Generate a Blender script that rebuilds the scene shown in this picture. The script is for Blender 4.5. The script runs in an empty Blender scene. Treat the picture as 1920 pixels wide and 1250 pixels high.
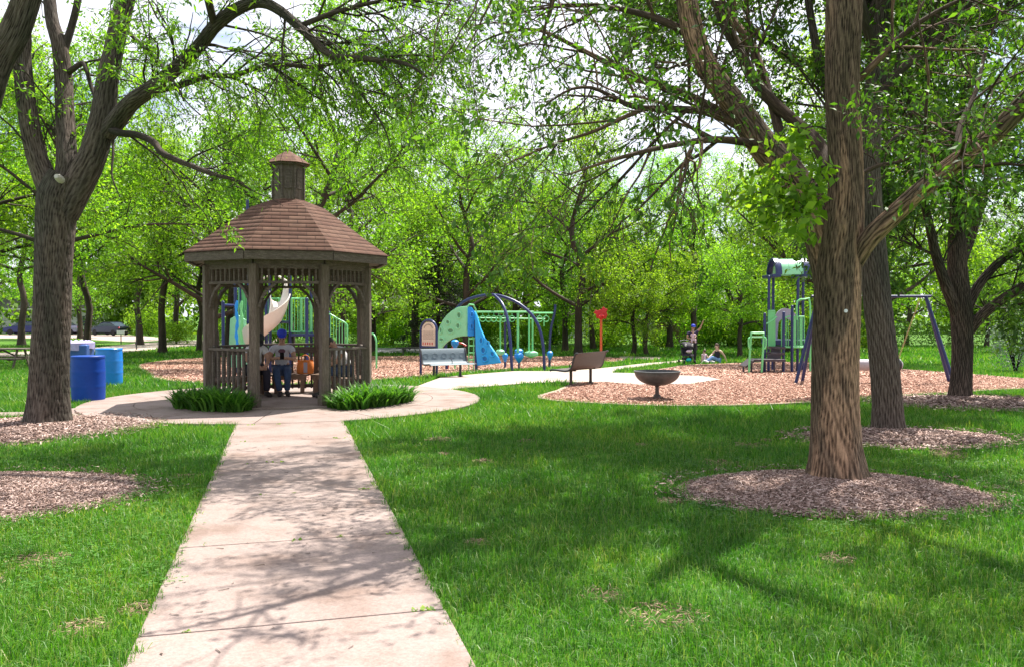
import bpy, bmesh, math, random
import numpy as np
from mathutils import Vector, Matrix
PI = math.pi
random.seed(7)
RNG = np.random.default_rng(11)
COL = bpy.context.scene.collection
R = math.radians

# ------------------------------------------------------------------ camera frame
F = 1570.0; CX = 960.0; CY = 625.0; H = 1.54; HOR = 590.0
PIT = math.atan((CY-HOR)/F)
def P(px, py, Y):
    """world point on the sight line through photo pixel (px,py) at distance Y"""
    a = (px-CX)/F; b = (CY-py)/F
    dy = math.cos(PIT)+b*math.sin(PIT); dz = -math.sin(PIT)+b*math.cos(PIT)
    k = Y/dy
    return Vector((a*k, Y, H+dz*k))
BR = [(-60, 0), (16, 0), (22, -.12), (30, -.40), (40, -.68), (60, -.75), (900, -.75)]
def Z(y):
    for (a, za), (b, zb) in zip(BR, BR[1:]):
        if y <= b: return za+(zb-za)*(y-a)/(b-a)
    return BR[-1][1]
ZX = np.array([b[0] for b in BR], float); ZZ = np.array([b[1] for b in BR], float)
def Zn(y): return np.interp(y, ZX, ZZ)
def G(px, py):
    lo, hi = 1.0, 800.0
    for _ in range(50):
        m = (lo+hi)/2
        if P(px, py, m).z > Z(m): lo = m
        else: hi = m
    return P(px, py, lo)
def at(px, Y, dz=0.0):
    k = Y/(math.cos(PIT)); x = (px-CX)/F*k
    return Vector((x, Y, Z(Y)+dz))

# ------------------------------------------------------------------ object helpers
def tag(o, label=None, cat=None, group=None, kind=None):
    if label: o['label'] = label
    if cat: o['category'] = cat
    if group: o['group'] = group
    if kind: o['kind'] = kind
    return o
def thing(name, label, cat, loc=(0,0,0), rz=0, group=None):
    o = bpy.data.objects.new(name, None); COL.objects.link(o)
    o.location = loc; o.rotation_euler = (0,0,rz); o.empty_display_size = .2
    return tag(o, label, cat, group)
def link(name, me, mat=None, parent=None):
    o = bpy.data.objects.new(name, me); COL.objects.link(o)
    if parent is not None: o.parent = parent
    if mat is not None:
        me.materials.clear()
        for m in (mat if isinstance(mat, (list, tuple)) else [mat]): me.materials.append(m)
    return o
def copy_tree(o, parent=None):
    c = o.copy(); COL.objects.link(c)
    if parent is not None: c.parent = parent
    for ch in list(o.children): copy_tree(ch, c)
    return c

def np_mesh(name, V, Q, smooth=False, attr=None):
    """V (n,3); Q (m,k) faces all with k corners, or list of such arrays"""
    me = bpy.data.meshes.new(name)
    Qs = Q if isinstance(Q, list) else [Q]
    V = np.ascontiguousarray(V, dtype=np.float32)
    me.vertices.add(len(V)); me.vertices.foreach_set('co', V.ravel())
    idx = np.concatenate([q.ravel() for q in Qs]).astype(np.int32)
    tot = np.concatenate([np.full(len(q), q.shape[1]) for q in Qs]).astype(np.int32)
    st = np.concatenate([[0], np.cumsum(tot)[:-1]]).astype(np.int32)
    me.loops.add(len(idx)); me.loops.foreach_set('vertex_index', idx)
    me.polygons.add(len(tot)); me.polygons.foreach_set('loop_start', st)
    me.polygons.foreach_set('loop_total', tot)
    if smooth: me.polygons.foreach_set('use_smooth', np.ones(len(tot), bool))
    if attr is not None:
        a = me.attributes.new('bk', 'FLOAT_VECTOR', 'POINT')
        a.data.foreach_set('vector', np.ascontiguousarray(attr[:,:3], dtype=np.float32).ravel())
        if attr.shape[1] > 3:
            a = me.attributes.new('rg', 'FLOAT', 'POINT'); a.data.foreach_set('value', np.ascontiguousarray(attr[:,3], dtype=np.float32))
    me.update(calc_edges=True)
    return me

class MB:
    def __init__(s): s.v = []; s.f = []
    def add(s, vs, fs):
        n = len(s.v); s.v += [tuple(v) for v in vs]; s.f += [tuple(n+i for i in f) for f in fs]; return s
    def box(s, c, d, rz=0, rx=0, ry=0):
        m = Matrix.Translation(c) @ Matrix.Rotation(rz,4,'Z') @ Matrix.Rotation(ry,4,'Y') @ Matrix.Rotation(rx,4,'X')
        vs = [m @ Vector((x*d[0]/2, y*d[1]/2, z*d[2]/2)) for x in (-1,1) for y in (-1,1) for z in (-1,1)]
        return s.add(vs, [(0,1,3,2),(4,6,7,5),(0,4,5,1),(2,3,7,6),(0,2,6,4),(1,5,7,3)])
    def bar(s, p, q, w, h, up=(0,0,1)):
        p = Vector(p); q = Vector(q); t = (q-p).normalized(); u = Vector(up)
        if abs(t.dot(u)) > .95: u = Vector((0,1,0))
        a = t.cross(u).normalized(); b = a.cross(t)
        vs = [x + a*(i*w/2) + b*(j*h/2) for x in (p,q) for i in (-1,1) for j in (-1,1)]
        return s.add(vs, [(0,1,3,2),(4,6,7,5),(0,4,5,1),(2,3,7,6),(0,2,6,4),(1,5,7,3)])
    def tube(s, pts, r, n=10, closed=False, caps=True):
        pts = [Vector(p) for p in pts]; K = len(pts)
        rs = r if isinstance(r, (list, tuple)) else [r]*K
        T = []
        for i in range(K):
            if closed: t = pts[(i+1)%K]-pts[i-1]
            else: t = pts[min(i+1,K-1)]-pts[max(i-1,0)]
            T.append(t.normalized() if t.length > 1e-9 else Vector((0,0,1)))
        u = T[0].orthogonal().normalized(); rings = []
        for i in range(K):
            u = (u - T[i]*u.dot(T[i]));
            u = u.normalized() if u.length > 1e-6 else T[i].orthogonal().normalized()
            w = T[i].cross(u)
            rings.append([pts[i] + (u*math.cos(2*PI*k/n)+w*math.sin(2*PI*k/n))*rs[i] for k in range(n)])
        vs = [v for rg in rings for v in rg]; fs = []
        for i in range(K if closed else K-1):
            j = (i+1) % K
            for k in range(n):
                l = (k+1) % n; fs.append((i*n+k, i*n+l, j*n+l, j*n+k))
        if caps and not closed:
            fs.append(tuple(range(n-1,-1,-1))); fs.append(tuple((K-1)*n+k for k in range(n)))
        return s.add(vs, fs)
    def lathe(s, prof, n=24, c=(0,0,0), m=None):
        c = Vector(c); m = m or Matrix.Identity(3); vs = []; fs = []
        for r, z in prof:
            for k in range(n): vs.append(c + m @ Vector((r*math.cos(2*PI*k/n), r*math.sin(2*PI*k/n), z)))
        for i in range(len(prof)-1):
            for k in range(n):
                l = (k+1) % n; fs.append((i*n+k, i*n+l, (i+1)*n+l, (i+1)*n+k))
        if prof[0][0] > 1e-4: fs.append(tuple(range(n-1,-1,-1)))
        if prof[-1][0] > 1e-4: fs.append(tuple((len(prof)-1)*n+k for k in range(n)))
        return s.add(vs, fs)
    def ell(s, c, r, n=14, m=None):
        r = r if isinstance(r, (list, tuple)) else (r,r,r)
        h = n//2; m = m or Matrix.Identity(3); c = Vector(c); vs = []; fs = []
        for i in range(h+1):
            t = PI*i/h
            for k in range(n):
                a = 2*PI*k/n
                vs.append(c + m @ Vector((r[0]*math.sin(t)*math.cos(a), r[1]*math.sin(t)*math.sin(a), -r[2]*math.cos(t))))
        for i in range(h):
            for k in range(n):
                l = (k+1) % n; fs.append((i*n+k, i*n+l, (i+1)*n+l, (i+1)*n+k))
        return s.add(vs, fs)
    def prism(s, poly, fn, t0, t1):
        """poly 2D outline, fn(a,b,t) -> 3D point; extruded from t0 to t1"""
        n = len(poly); vs = [fn(a,b,t0) for a,b in poly]+[fn(a,b,t1) for a,b in poly]
        fs = [tuple(range(n-1,-1,-1)), tuple(range(n,2*n))]+[(i,(i+1)%n,n+(i+1)%n,n+i) for i in range(n)]
        return s.add(vs, fs)
    def mesh(s, name='m', smooth=True, ang=40):
        me = bpy.data.meshes.new(name); me.from_pydata([tuple(v) for v in s.v], [], s.f)
        bm = bmesh.new(); bm.from_mesh(me)
        bmesh.ops.remove_doubles(bm, verts=bm.verts, dist=1e-6)
        bmesh.ops.recalc_face_normals(bm, faces=bm.faces)
        big = [f for f in bm.faces if len(f.verts) > 8]
        if big: bmesh.ops.triangulate(bm, faces=big)
        bm.to_mesh(me); bm.free()
        if smooth:
            me.polygons.foreach_set('use_smooth', [True]*len(me.polygons))
            me.set_sharp_from_angle(angle=R(ang))
        return me
    def build(s, name, mat, parent=None, smooth=True, bevel=0, ang=40):
        o = link(name, s.mesh(name, smooth, ang), mat, parent)
        if bevel:
            b = o.modifiers.new('bevel','BEVEL'); b.width = bevel; b.segments = 2; b.limit_method = 'ANGLE'
        return o

# ------------------------------------------------------------------ materials
M = {}
def nt(name):
    m = bpy.data.materials.new(name); m.use_nodes = True; t = m.node_tree
    for n in list(t.nodes): t.nodes.remove(n)
    out = t.nodes.new('ShaderNodeOutputMaterial'); M[name] = m
    return m, t, out
def N(t, kind, **kw):
    n = t.nodes.new(kind)
    for k, v in kw.items():
        if k in n.inputs: n.inputs[k].default_value = v
        else: setattr(n, k, v)
    return n
def ramp(t, fac, stops):
    r = t.nodes.new('ShaderNodeValToRGB'); e = r.color_ramp.elements
    while len(e) > 1: e.remove(e[0])
    e[0].position = stops[0][0]; e[0].color = (*stops[0][1], 1)
    for p, c in stops[1:]:
        x = e.new(p); x.color = (*c, 1)
    t.links.new(fac, r.inputs[0]); return r.outputs[0]
def mat(name, c, rough=.6, var=.18, scale=6, stretch=(1,1,1), bump=.15, metal=0, c2=None, coord='Object', spec=.5, fine=4, bd=.01):
    m, t, out = nt(name)
    tc = N(t,'ShaderNodeTexCoord'); mp = N(t,'ShaderNodeMapping'); mp.inputs['Scale'].default_value = stretch
    t.links.new(tc.outputs[coord], mp.inputs[0])
    n1 = N(t,'ShaderNodeTexNoise', Scale=scale, Detail=6.0, Roughness=.6); t.links.new(mp.outputs[0], n1.inputs[0])
    n2 = N(t,'ShaderNodeTexNoise', Scale=scale*fine, Detail=4.0, Roughness=.7); t.links.new(mp.outputs[0], n2.inputs[0])
    c2 = c2 or tuple(min(1, x*(1+var)) for x in c); c1 = tuple(x*(1-var) for x in c)
    ad = N(t,'ShaderNodeMath', operation='ADD'); ad.use_clamp = False
    mu = N(t,'ShaderNodeMath', operation='MULTIPLY'); mu.inputs[1].default_value = .5
    t.links.new(n1.outputs[0], ad.inputs[0]); t.links.new(n2.outputs[0], ad.inputs[1]); t.links.new(ad.outputs[0], mu.inputs[0])
    col = ramp(t, mu.outputs[0], [(.34, c1), (.5, c), (.66, c2)])
    b = N(t,'ShaderNodeBsdfPrincipled', Roughness=rough, Metallic=metal)
    b.inputs['Specular IOR Level'].default_value = spec
    t.links.new(col, b.inputs['Base Color'])
    if bump:
        bp = N(t,'ShaderNodeBump', Strength=bump, Distance=bd); t.links.new(mu.outputs[0], bp.inputs['Height'])
        t.links.new(bp.outputs[0], b.inputs['Normal'])
    t.links.new(b.outputs[0], out.inputs[0]); return m

def leaf_mat(name, cols, trans=.45, tcol=None, rough=.5, objvar=.12):
    """thin leaf: per-leaf colour from the island random, light passing through"""
    m, t, out = nt(name)
    g = N(t,'ShaderNodeNewGeometry')
    k = len(cols); col = ramp(t, g.outputs['Random Per Island'], [(i/(k-1), c) for i, c in enumerate(cols)])
    oi = N(t,'ShaderNodeObjectInfo'); hs = N(t,'ShaderNodeHueSaturation')
    mr = N(t,'ShaderNodeMapRange'); mr.inputs['To Min'].default_value = 1-objvar; mr.inputs['To Max'].default_value = 1+objvar
    t.links.new(oi.outputs['Random'], mr.inputs['Value']); t.links.new(mr.outputs[0], hs.inputs['Value'])
    mr2 = N(t,'ShaderNodeMapRange'); mr2.inputs['To Min'].default_value = .5-objvar*.12; mr2.inputs['To Max'].default_value = .5+objvar*.12
    t.links.new(oi.outputs['Random'], mr2.inputs['Value']); t.links.new(mr2.outputs[0], hs.inputs['Hue'])
    t.links.new(col, hs.inputs['Color'])
    b = N(t,'ShaderNodeBsdfPrincipled', Roughness=rough); b.inputs['Specular IOR Level'].default_value = .35
    t.links.new(hs.outputs[0], b.inputs['Base Color'])
    tr = N(t,'ShaderNodeBsdfTranslucent'); mx = N(t,'ShaderNodeMix'); mx.data_type = 'RGBA'; mx.blend_type = 'MULTIPLY'
    mx.inputs['Factor'].default_value = 1
    t.links.new(hs.outputs[0], mx.inputs['A']); mx.inputs['B'].default_value = (*(tcol or (1.5,1.6,.5)), 1)
    t.links.new(mx.outputs['Result'], tr.inputs[0])
    ms = N(t,'ShaderNodeMixShader'); ms.inputs[0].default_value = trans
    t.links.new(b.outputs[0], ms.inputs[1]); t.links.new(tr.outputs[0], ms.inputs[2]); t.links.new(ms.outputs[0], out.inputs[0])
    return m

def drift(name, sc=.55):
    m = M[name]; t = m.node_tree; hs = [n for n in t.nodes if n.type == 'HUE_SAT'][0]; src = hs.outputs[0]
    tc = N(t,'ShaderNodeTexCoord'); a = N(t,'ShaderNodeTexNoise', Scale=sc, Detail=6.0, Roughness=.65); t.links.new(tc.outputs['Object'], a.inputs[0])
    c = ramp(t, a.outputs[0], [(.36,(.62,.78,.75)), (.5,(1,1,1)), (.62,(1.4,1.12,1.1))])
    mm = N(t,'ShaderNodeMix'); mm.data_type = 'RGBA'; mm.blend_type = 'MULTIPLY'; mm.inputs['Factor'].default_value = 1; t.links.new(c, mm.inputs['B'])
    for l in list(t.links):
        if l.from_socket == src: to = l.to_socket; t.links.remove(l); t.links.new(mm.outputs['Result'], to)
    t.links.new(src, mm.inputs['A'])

def bark_mat(name, dark, mid, light, freq=30, hi=(1.35,1.25,1.18)):
    """furrowed bark: ridge height comes with the mesh ('rg'), fibres and flakes from stretched noise"""
    m, t, out = nt(name)
    at_ = N(t,'ShaderNodeAttribute'); at_.attribute_name = 'bk'; rg = N(t,'ShaderNodeAttribute'); rg.attribute_name = 'rg'
    mp = N(t,'ShaderNodeMapping'); mp.inputs['Scale'].default_value = (1,1,.55); t.links.new(at_.outputs['Vector'], mp.inputs[0])
    nf = N(t,'ShaderNodeTexNoise', Scale=freq*1.5, Detail=9.0, Roughness=.72, Distortion=.4); t.links.new(mp.outputs[0], nf.inputs[0])
    ng = N(t,'ShaderNodeTexNoise', Scale=freq*3.2, Detail=5.0, Roughness=.8); t.links.new(at_.outputs['Vector'], ng.inputs[0])
    a = N(t,'ShaderNodeMath', operation='MULTIPLY'); a.inputs[1].default_value = .40; t.links.new(rg.outputs['Fac'], a.inputs[0])
    b_ = N(t,'ShaderNodeMath', operation='MULTIPLY_ADD'); t.links.new(nf.outputs[0], b_.inputs[0]); b_.inputs[1].default_value = .70; t.links.new(a.outputs[0], b_.inputs[2])
    s = N(t,'ShaderNodeMath', operation='MULTIPLY_ADD'); t.links.new(ng.outputs[0], s.inputs[0]); s.inputs[1].default_value = .25; t.links.new(b_.outputs[0], s.inputs[2])
    col = ramp(t, s.outputs[0], [(.48, dark), (.72, mid), (.94, light)])
    big = N(t,'ShaderNodeTexNoise', Scale=2.2, Detail=5.0, Roughness=.6); t.links.new(at_.outputs['Vector'], big.inputs[0])
    mm = N(t,'ShaderNodeMix'); mm.data_type = 'RGBA'; mm.blend_type = 'MULTIPLY'; mm.inputs['Factor'].default_value = .9
    cc = ramp(t, big.outputs[0], [(.36,(.60,.66,.58)), (.5,(1,.98,.95)), (.58,hi), (.66,tuple(x*1.15 for x in hi))])
    t.links.new(col, mm.inputs['A']); t.links.new(cc, mm.inputs['B'])
    p = N(t,'ShaderNodeBsdfPrincipled', Roughness=.9); p.inputs['Specular IOR Level'].default_value = .2
    t.links.new(mm.outputs['Result'], p.inputs['Base Color'])
    bp = N(t,'ShaderNodeBump', Strength=.8, Distance=.02); t.links.new(s.outputs[0], bp.inputs['Height']); t.links.new(bp.outputs[0], p.inputs['Normal'])
    t.links.new(p.outputs[0], out.inputs[0]); return m

bark_mat('bark_grey', (.014,.011,.009), (.058,.046,.039), (.135,.115,.10), 34)
bark_mat('bark_tan', (.016,.011,.008), (.078,.053,.038), (.25,.175,.125), 34, (2.1,1.85,1.65))
bark_mat('bark_dark', (.010,.008,.006), (.038,.029,.024), (.12,.095,.08), 30)
leaf_mat('leaf_locust', [(.07,.15,.014), (.12,.25,.022), (.20,.35,.035)], .55, (1.5,1.5,.45))
leaf_mat('leaf_ash', [(.035,.09,.014), (.065,.16,.02), (.13,.25,.03)], .48)
leaf_mat('leaf_dark', [(.035,.08,.018), (.06,.14,.022), (.11,.20,.03)], .5)
leaf_mat('leaf_bright', [(.09,.19,.02), (.17,.32,.03), (.28,.43,.05)], .6)
leaf_mat('leaf_mid', [(.06,.14,.018), (.11,.24,.025), (.18,.33,.04)], .5)
leaf_mat('leaf_spruce', [(.018,.035,.022), (.03,.05,.03), (.06,.075,.04)], .15, objvar=0)
leaf_mat('leaf_grey', [(.10,.15,.11), (.16,.22,.17)], .3, (1.2,1.3,1), objvar=0)
leaf_mat('leaf_lily', [(.03,.11,.014), (.07,.20,.025), (.14,.30,.05)], .35, objvar=0)
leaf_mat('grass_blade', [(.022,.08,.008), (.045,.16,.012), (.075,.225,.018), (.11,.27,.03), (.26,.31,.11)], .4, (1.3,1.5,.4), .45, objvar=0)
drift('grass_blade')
leaf_mat('chips_grey', [(.07,.042,.03), (.20,.125,.10), (.36,.25,.21), (.58,.45,.40)], 0, objvar=0, rough=.9)
leaf_mat('chips_straw', [(.12,.08,.05), (.30,.22,.13), (.42,.33,.21)], 0, objvar=0, rough=.9)
leaf_mat('chips_red', [(.13,.06,.04), (.32,.165,.115), (.46,.27,.20), (.60,.42,.33)], 0, objvar=0, rough=.9)

def ground_mat(name, stops, scale, bump, dist, detail=8):
    m, t, out = nt(name)
    tc = N(t,'ShaderNodeTexCoord')
    a = N(t,'ShaderNodeTexNoise', Scale=scale, Detail=float(detail), Roughness=.7); t.links.new(tc.outputs['Object'], a.inputs[0])
    b = N(t,'ShaderNodeTexNoise', Scale=scale*.04, Detail=4.0); t.links.new(tc.outputs['Object'], b.inputs[0])
    s = N(t,'ShaderNodeMath', operation='MULTIPLY_ADD'); s.inputs[1].default_value = .6; t.links.new(a.outputs[0], s.inputs[0])
    h = N(t,'ShaderNodeMath', operation='MULTIPLY'); h.inputs[1].default_value = .4; t.links.new(b.outputs[0], h.inputs[0]); t.links.new(h.outputs[0], s.inputs[2])
    col = ramp(t, s.outputs[0], stops)
    p = N(t,'ShaderNodeBsdfPrincipled', Roughness=.95); p.inputs['Specular IOR Level'].default_value = .15
    t.links.new(col, p.inputs['Base Color'])
    bp = N(t,'ShaderNodeBump', Strength=bump, Distance=dist); t.links.new(a.outputs[0], bp.inputs['Height']); t.links.new(bp.outputs[0], p.inputs['Normal'])
    t.links.new(p.outputs[0], out.inputs[0]); return m
ground_mat('lawn', [(.38,(.03,.07,.01)), (.5,(.06,.15,.015)), (.62,(.11,.21,.03))], 14, .6, .05)
ground_mat('mulch_red', [(.36,(.20,.095,.065)), (.5,(.40,.22,.16)), (.64,(.56,.38,.29))], 22, .8, .03)
ground_mat('mulch_grey', [(.36,(.05,.03,.022)), (.5,(.13,.085,.07)), (.64,(.28,.20,.175))], 30, .8, .02)
def concrete(name, c, isl=.1):
    m, t, out = nt(name)
    tc = N(t,'ShaderNodeTexCoord')
    a = N(t,'ShaderNodeTexNoise', Scale=60.0, Detail=6.0, Roughness=.7); t.links.new(tc.outputs['Object'], a.inputs[0])
    b = N(t,'ShaderNodeTexNoise', Scale=1.6, Detail=7.0, Roughness=.65); t.links.new(tc.outputs['Object'], b.inputs[0])
    v = N(t,'ShaderNodeTexVoronoi', Scale=9.0); t.links.new(tc.outputs['Object'], v.inputs['Vector'])
    ca = ramp(t, a.outputs[0], [(.36,(.80,.80,.80)), (.62,(1.1,1.1,1.1))])
    cb = ramp(t, b.outputs[0], [(.34,(.74,.68,.64)), (.5,(1,1,1)), (.68,(1.1,1.1,1.12))])
    cv = ramp(t, v.outputs['Distance'], [(.0,(.35,.32,.3)), (.055,(.5,.45,.4)), (.07,(1,1,1))])
    g = N(t,'ShaderNodeNewGeometry'); ci = ramp(t, g.outputs['Random Per Island'], [(0,(1-isl,)*3), (1,(1+isl*.6,)*3)])
    cur = None
    for x in (ca, cb, cv, ci):
        mm = N(t,'ShaderNodeMix'); mm.data_type = 'RGBA'; mm.blend_type = 'MULTIPLY'; mm.inputs['Factor'].default_value = .28 if x is cv else 1
        if cur is None: mm.inputs['A'].default_value = (*c, 1)
        else: t.links.new(cur, mm.inputs['A'])
        t.links.new(x, mm.inputs['B']); cur = mm.outputs['Result']
    p = N(t,'ShaderNodeBsdfPrincipled', Roughness=.85); p.inputs['Specular IOR Level'].default_value = .25
    t.links.new(cur, p.inputs['Base Color'])
    bp = N(t,'ShaderNodeBump', Strength=.35, Distance=.004); t.links.new(a.outputs[0], bp.inputs['Height']); t.links.new(bp.outputs[0], p.inputs['Normal'])
    t.links.new(p.outputs[0], out.inputs[0]); return m
concrete('concrete', (.285,.222,.196), .07); concrete('concrete_pale', (.40,.33,.29)); concrete('kerb_tan', (.36,.27,.21)); concrete('asphalt', (.20,.20,.23))
mat('soil', (.07,.05,.035), .95, .3, 20)
mat('wood_post', (.125,.094,.072), .85, .4, 7, (6,6,.5), .7, c2=(.22,.185,.155))
mat('wood_rail', (.105,.082,.066), .85, .4, 7, (1.2,1.2,6), .7, c2=(.20,.165,.14))
mat('wood_seat', (.20,.13,.09), .8, .3, 6, (.8,6,6), .4)
mat('navy', (.012,.022,.105), .35, .06, 3, bump=.02)
mat('play_green', (.16,.56,.22), .4, .06, 3, bump=.02)
mat('panel_green', (.24,.60,.34), .45, .06, 3, bump=.02)
mat('play_blue', (.01,.25,.72), .4, .08, 3, bump=.02)
mat('panel_blue', (.015,.36,.80), .45, .07, 3, bump=.02)
mat('slide_white', (.74,.66,.58), .35, .05, 2, bump=.02)
mat('deck_dark', (.045,.035,.045), .6, .1, 8)
mat('panel_grey', (.36,.34,.42), .5, .06, 3, bump=.02)
mat('red_paint', (.48,.01,.012), .4, .08, 4, bump=.02)
mat('orange_paint', (.60,.10,.03), .45, .1, 4, bump=.02)
mat('chain', (.45,.36,.16), .5, .2, 40, metal=.3)
mat('log_grey', (.40,.36,.40), .6, .1, 5)
mat('bowl_metal', (.085,.085,.09), .5, .25, 5, bump=.05, metal=.2)
mat('bowl_brown', (.10,.075,.065), .6, .2, 8, bump=.1)
mat('bench_blue', (.11,.15,.175), .6, .12, 8, bump=.1)
mat('bench_brown', (.055,.038,.032), .5, .15, 10, bump=.2)
mat('dark_metal', (.03,.03,.035), .45, .1, 8)
mat('barrel_shaded', (.001,.045,.30), .5, .12, 2, bump=.05, spec=.3)  # barrel blue darkened in the colour for the shade it stands in
mat('barrel_sunlit', (.01,.19,.62), .35, .08, 2, bump=.05)  # barrel blue brightened in the colour for the sun falling on it
mat('bin_blue', (.03,.09,.30), .5, .12, 3, bump=.05)
mat('bag_lilac', (.40,.36,.62), .5, .2, 8, bump=.4)
mat('rubber', (.012,.012,.012), .8, .1, 10)
mat('sign_panel', (.62,.47,.36), .6, .06, 4, bump=.02)
mat('sign_ink', (.13,.09,.08), .6, .05, 4, bump=0)
mat('cut_wood', (.50,.46,.42), .8, .2, 20)
mat('house_wall', (.66,.60,.56), .8, .06, 1, bump=.1)
mat('garage_door', (.78,.76,.78), .6, .04, 1, bump=.05)
mat('white_trim', (.75,.74,.72), .6, .04, 2, bump=.05)
mat('roof_grey', (.14,.13,.13), .9, .2, 6, bump=.2)
mat('fence_wood', (.13,.075,.06), .9, .3, 4, (4,4,.5), .3)
mat('car_navy', (.008,.012,.09), .3, .05, 2, bump=0)
mat('car_grey', (.012,.016,.035), .3, .05, 2, bump=0)
mat('car_silver', (.25,.24,.33), .2, .05, 2, bump=0, metal=.4)
mat('glass_dark', (.05,.07,.10), .12, .1, 2, bump=0)
mat('tail_red', (.55,.01,.03), .25, .1, 4, bump=0)
mat('chrome', (.6,.6,.62), .25, .05, 4, bump=0, metal=.8)
mat('skin_tan', (.40,.22,.145), .6, .08, 8, bump=.05)
mat('skin_pale', (.58,.38,.30), .6, .08, 8, bump=.05)
mat('shirt_grey', (.52,.51,.56), .85, .12, 10, bump=.3, bd=.02)
mat('shirt_white', (.62,.60,.60), .85, .12, 10, bump=.3, bd=.02)
mat('denim', (.03,.055,.12), .85, .3, 12, bump=.3, bd=.02)
mat('cloth_black', (.018,.014,.025), .85, .2, 10, bump=.3, bd=.02)
mat('cloth_navy', (.03,.02,.06), .85, .2, 10, bump=.3, bd=.02)
mat('cloth_pink', (.60,.42,.50), .85, .15, 10, bump=.3, bd=.02)
mat('cloth_jeans', (.14,.24,.48), .85, .2, 10, bump=.3, bd=.02)
mat('cap_blue', (.02,.045,.50), .7, .1, 10, bump=.1)
mat('cap_black', (.015,.015,.018), .7, .1, 10, bump=.1)
mat('hair_dark', (.03,.02,.015), .6, .3, 30, bump=.4)
mat('hair_brown', (.10,.06,.045), .6, .3, 30, bump=.4)
mat('shoe_dark', (.03,.02,.02), .6, .2, 10)
mat('phone_black', (.01,.01,.012), .2, .05, 4, bump=0)
mat('bag_orange', (.70,.20,.035), .7, .15, 12, bump=.3)
mat('teal_cloth', (.02,.45,.48), .7, .1, 8)
mat('tape_white', (.7,.7,.72), .5, .03, 8, bump=0)
mat('print_dark', (.12,.05,.07), .85, .3, 30, bump=0)

def shingle():
    m, t, out = nt('shingle')
    at_ = N(t,'ShaderNodeAttribute'); at_.attribute_name = 'bk'
    br = N(t,'ShaderNodeTexBrick', Scale=1.0); br.inputs['Brick Width'].default_value = .28; br.inputs['Row Height'].default_value = .125
    br.inputs['Mortar Size'].default_value = .008; br.inputs['Color1'].default_value = (.115,.060,.043,1); br.inputs['Color2'].default_value = (.16,.094,.068,1)
    br.inputs['Mortar'].default_value = (.08,.044,.033,1); t.links.new(at_.outputs['Vector'], br.inputs['Vector'])
    nz = N(t,'ShaderNodeTexNoise', Scale=5.0, Detail=8.0, Roughness=.75); t.links.new(at_.outputs['Vector'], nz.inputs[0])
    cc = ramp(t, nz.outputs[0], [(.35,(.72,.72,.72)), (.65,(1.2,1.15,1.12))])
    mm = N(t,'ShaderNodeMix'); mm.data_type = 'RGBA'; mm.blend_type = 'MULTIPLY'; mm.inputs['Factor'].default_value = 1
    t.links.new(br.outputs['Color'], mm.inputs['A']); t.links.new(cc, mm.inputs['B'])
    p = N(t,'ShaderNodeBsdfPrincipled', Roughness=.9); p.inputs['Specular IOR Level'].default_value = .2
    t.links.new(mm.outputs['Result'], p.inputs['Base Color'])
    bp = N(t,'ShaderNodeBump', Strength=.4, Distance=.008); bp.invert = True
    t.links.new(br.outputs['Fac'], bp.inputs['Height']); t.links.new(bp.outputs[0], p.inputs['Normal'])
    t.links.new(p.outputs[0], out.inputs[0])
shingle()
# ------------------------------------------------------------------ ground
SB = [b[0] for b in BR[1:-1]]
def sheet(name, poly, lift, m, kind='structure', parent=None):
    bm = bmesh.new(); vs = [bm.verts.new((x, y, 0)) for x, y in poly]; f = bm.faces.new(vs)
    if f.normal.z < 0: pass
    for yb in SB:
        bmesh.ops.bisect_plane(bm, geom=bm.verts[:]+bm.edges[:]+bm.faces[:], plane_co=(0,yb,0), plane_no=(0,1,0))
    bmesh.ops.triangulate(bm, faces=bm.faces[:])
    for v in bm.verts: v.co.z = Z(v.co.y)+lift
    bm.normal_update()
    for f in bm.faces:
        if f.normal.z < 0: f.normal_flip()
    me = bpy.data.meshes.new(name); bm.to_mesh(me); bm.free()
    o = link(name, me, m, parent)
    if kind: o['kind'] = kind
    return o
def gp(pix): return [(G(x,y).x, G(x,y).y) for x, y in pix]
def smooth_poly(pts, k=4):
    n = len(pts); out = []
    for i in range(n):
        p0, p1, p2, p3 = [np.array(pts[(i+j) % n]) for j in (-1,0,1,2)]
        for s in range(k):
            t = s/k
            out.append(tuple(.5*((2*p1)+(-p0+p2)*t+(2*p0-5*p1+4*p2-p3)*t*t+(-p0+3*p1-3*p2+p3)*t**3)))
    return out
def inpoly(X, Y, poly):
    r = np.zeros(len(X), bool); n = len(poly)
    for i in range(n):
        x1, y1 = poly[i]; x2, y2 = poly[(i+1) % n]
        if y1 == y2: continue
        c = ((y1 > Y) != (y2 > Y)) & (X < (x2-x1)*(Y-y1)/(y2-y1)+x1); r ^= c
    return r
def blob(cx, cy, rx, ry, seed=0, n=48, amp=.06):
    rr = random.Random(seed); ph = [rr.uniform(0,6.28) for _ in range(5)]
    return [(cx+rx*(1+sum(amp/(k+1)*math.sin((k+2)*a+ph[k]) for k in range(5)))*math.cos(a),
             cy+ry*(1+sum(amp/(k+1)*math.sin((k+2)*a+ph[k]) for k in range(5)))*math.sin(a)) for a in [2*PI*i/n for i in range(n)]]

sheet('ground', [(-900,-60),(900,-60),(900,900),(-900,900)], 0, M['lawn'])
# path frame: s along the walk, w across
PA = math.atan(423/1570)
U = Vector((-math.sin(PA), math.cos(PA), 0)); W = Vector((math.cos(PA), math.sin(PA), 0)); O0 = Vector((.049, 0, 0))
def sw(s, w): p = O0+U*s+W*w; return (p.x, p.y)
GS = 15.55; GC = O0+U*GS
HW = .735
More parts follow.
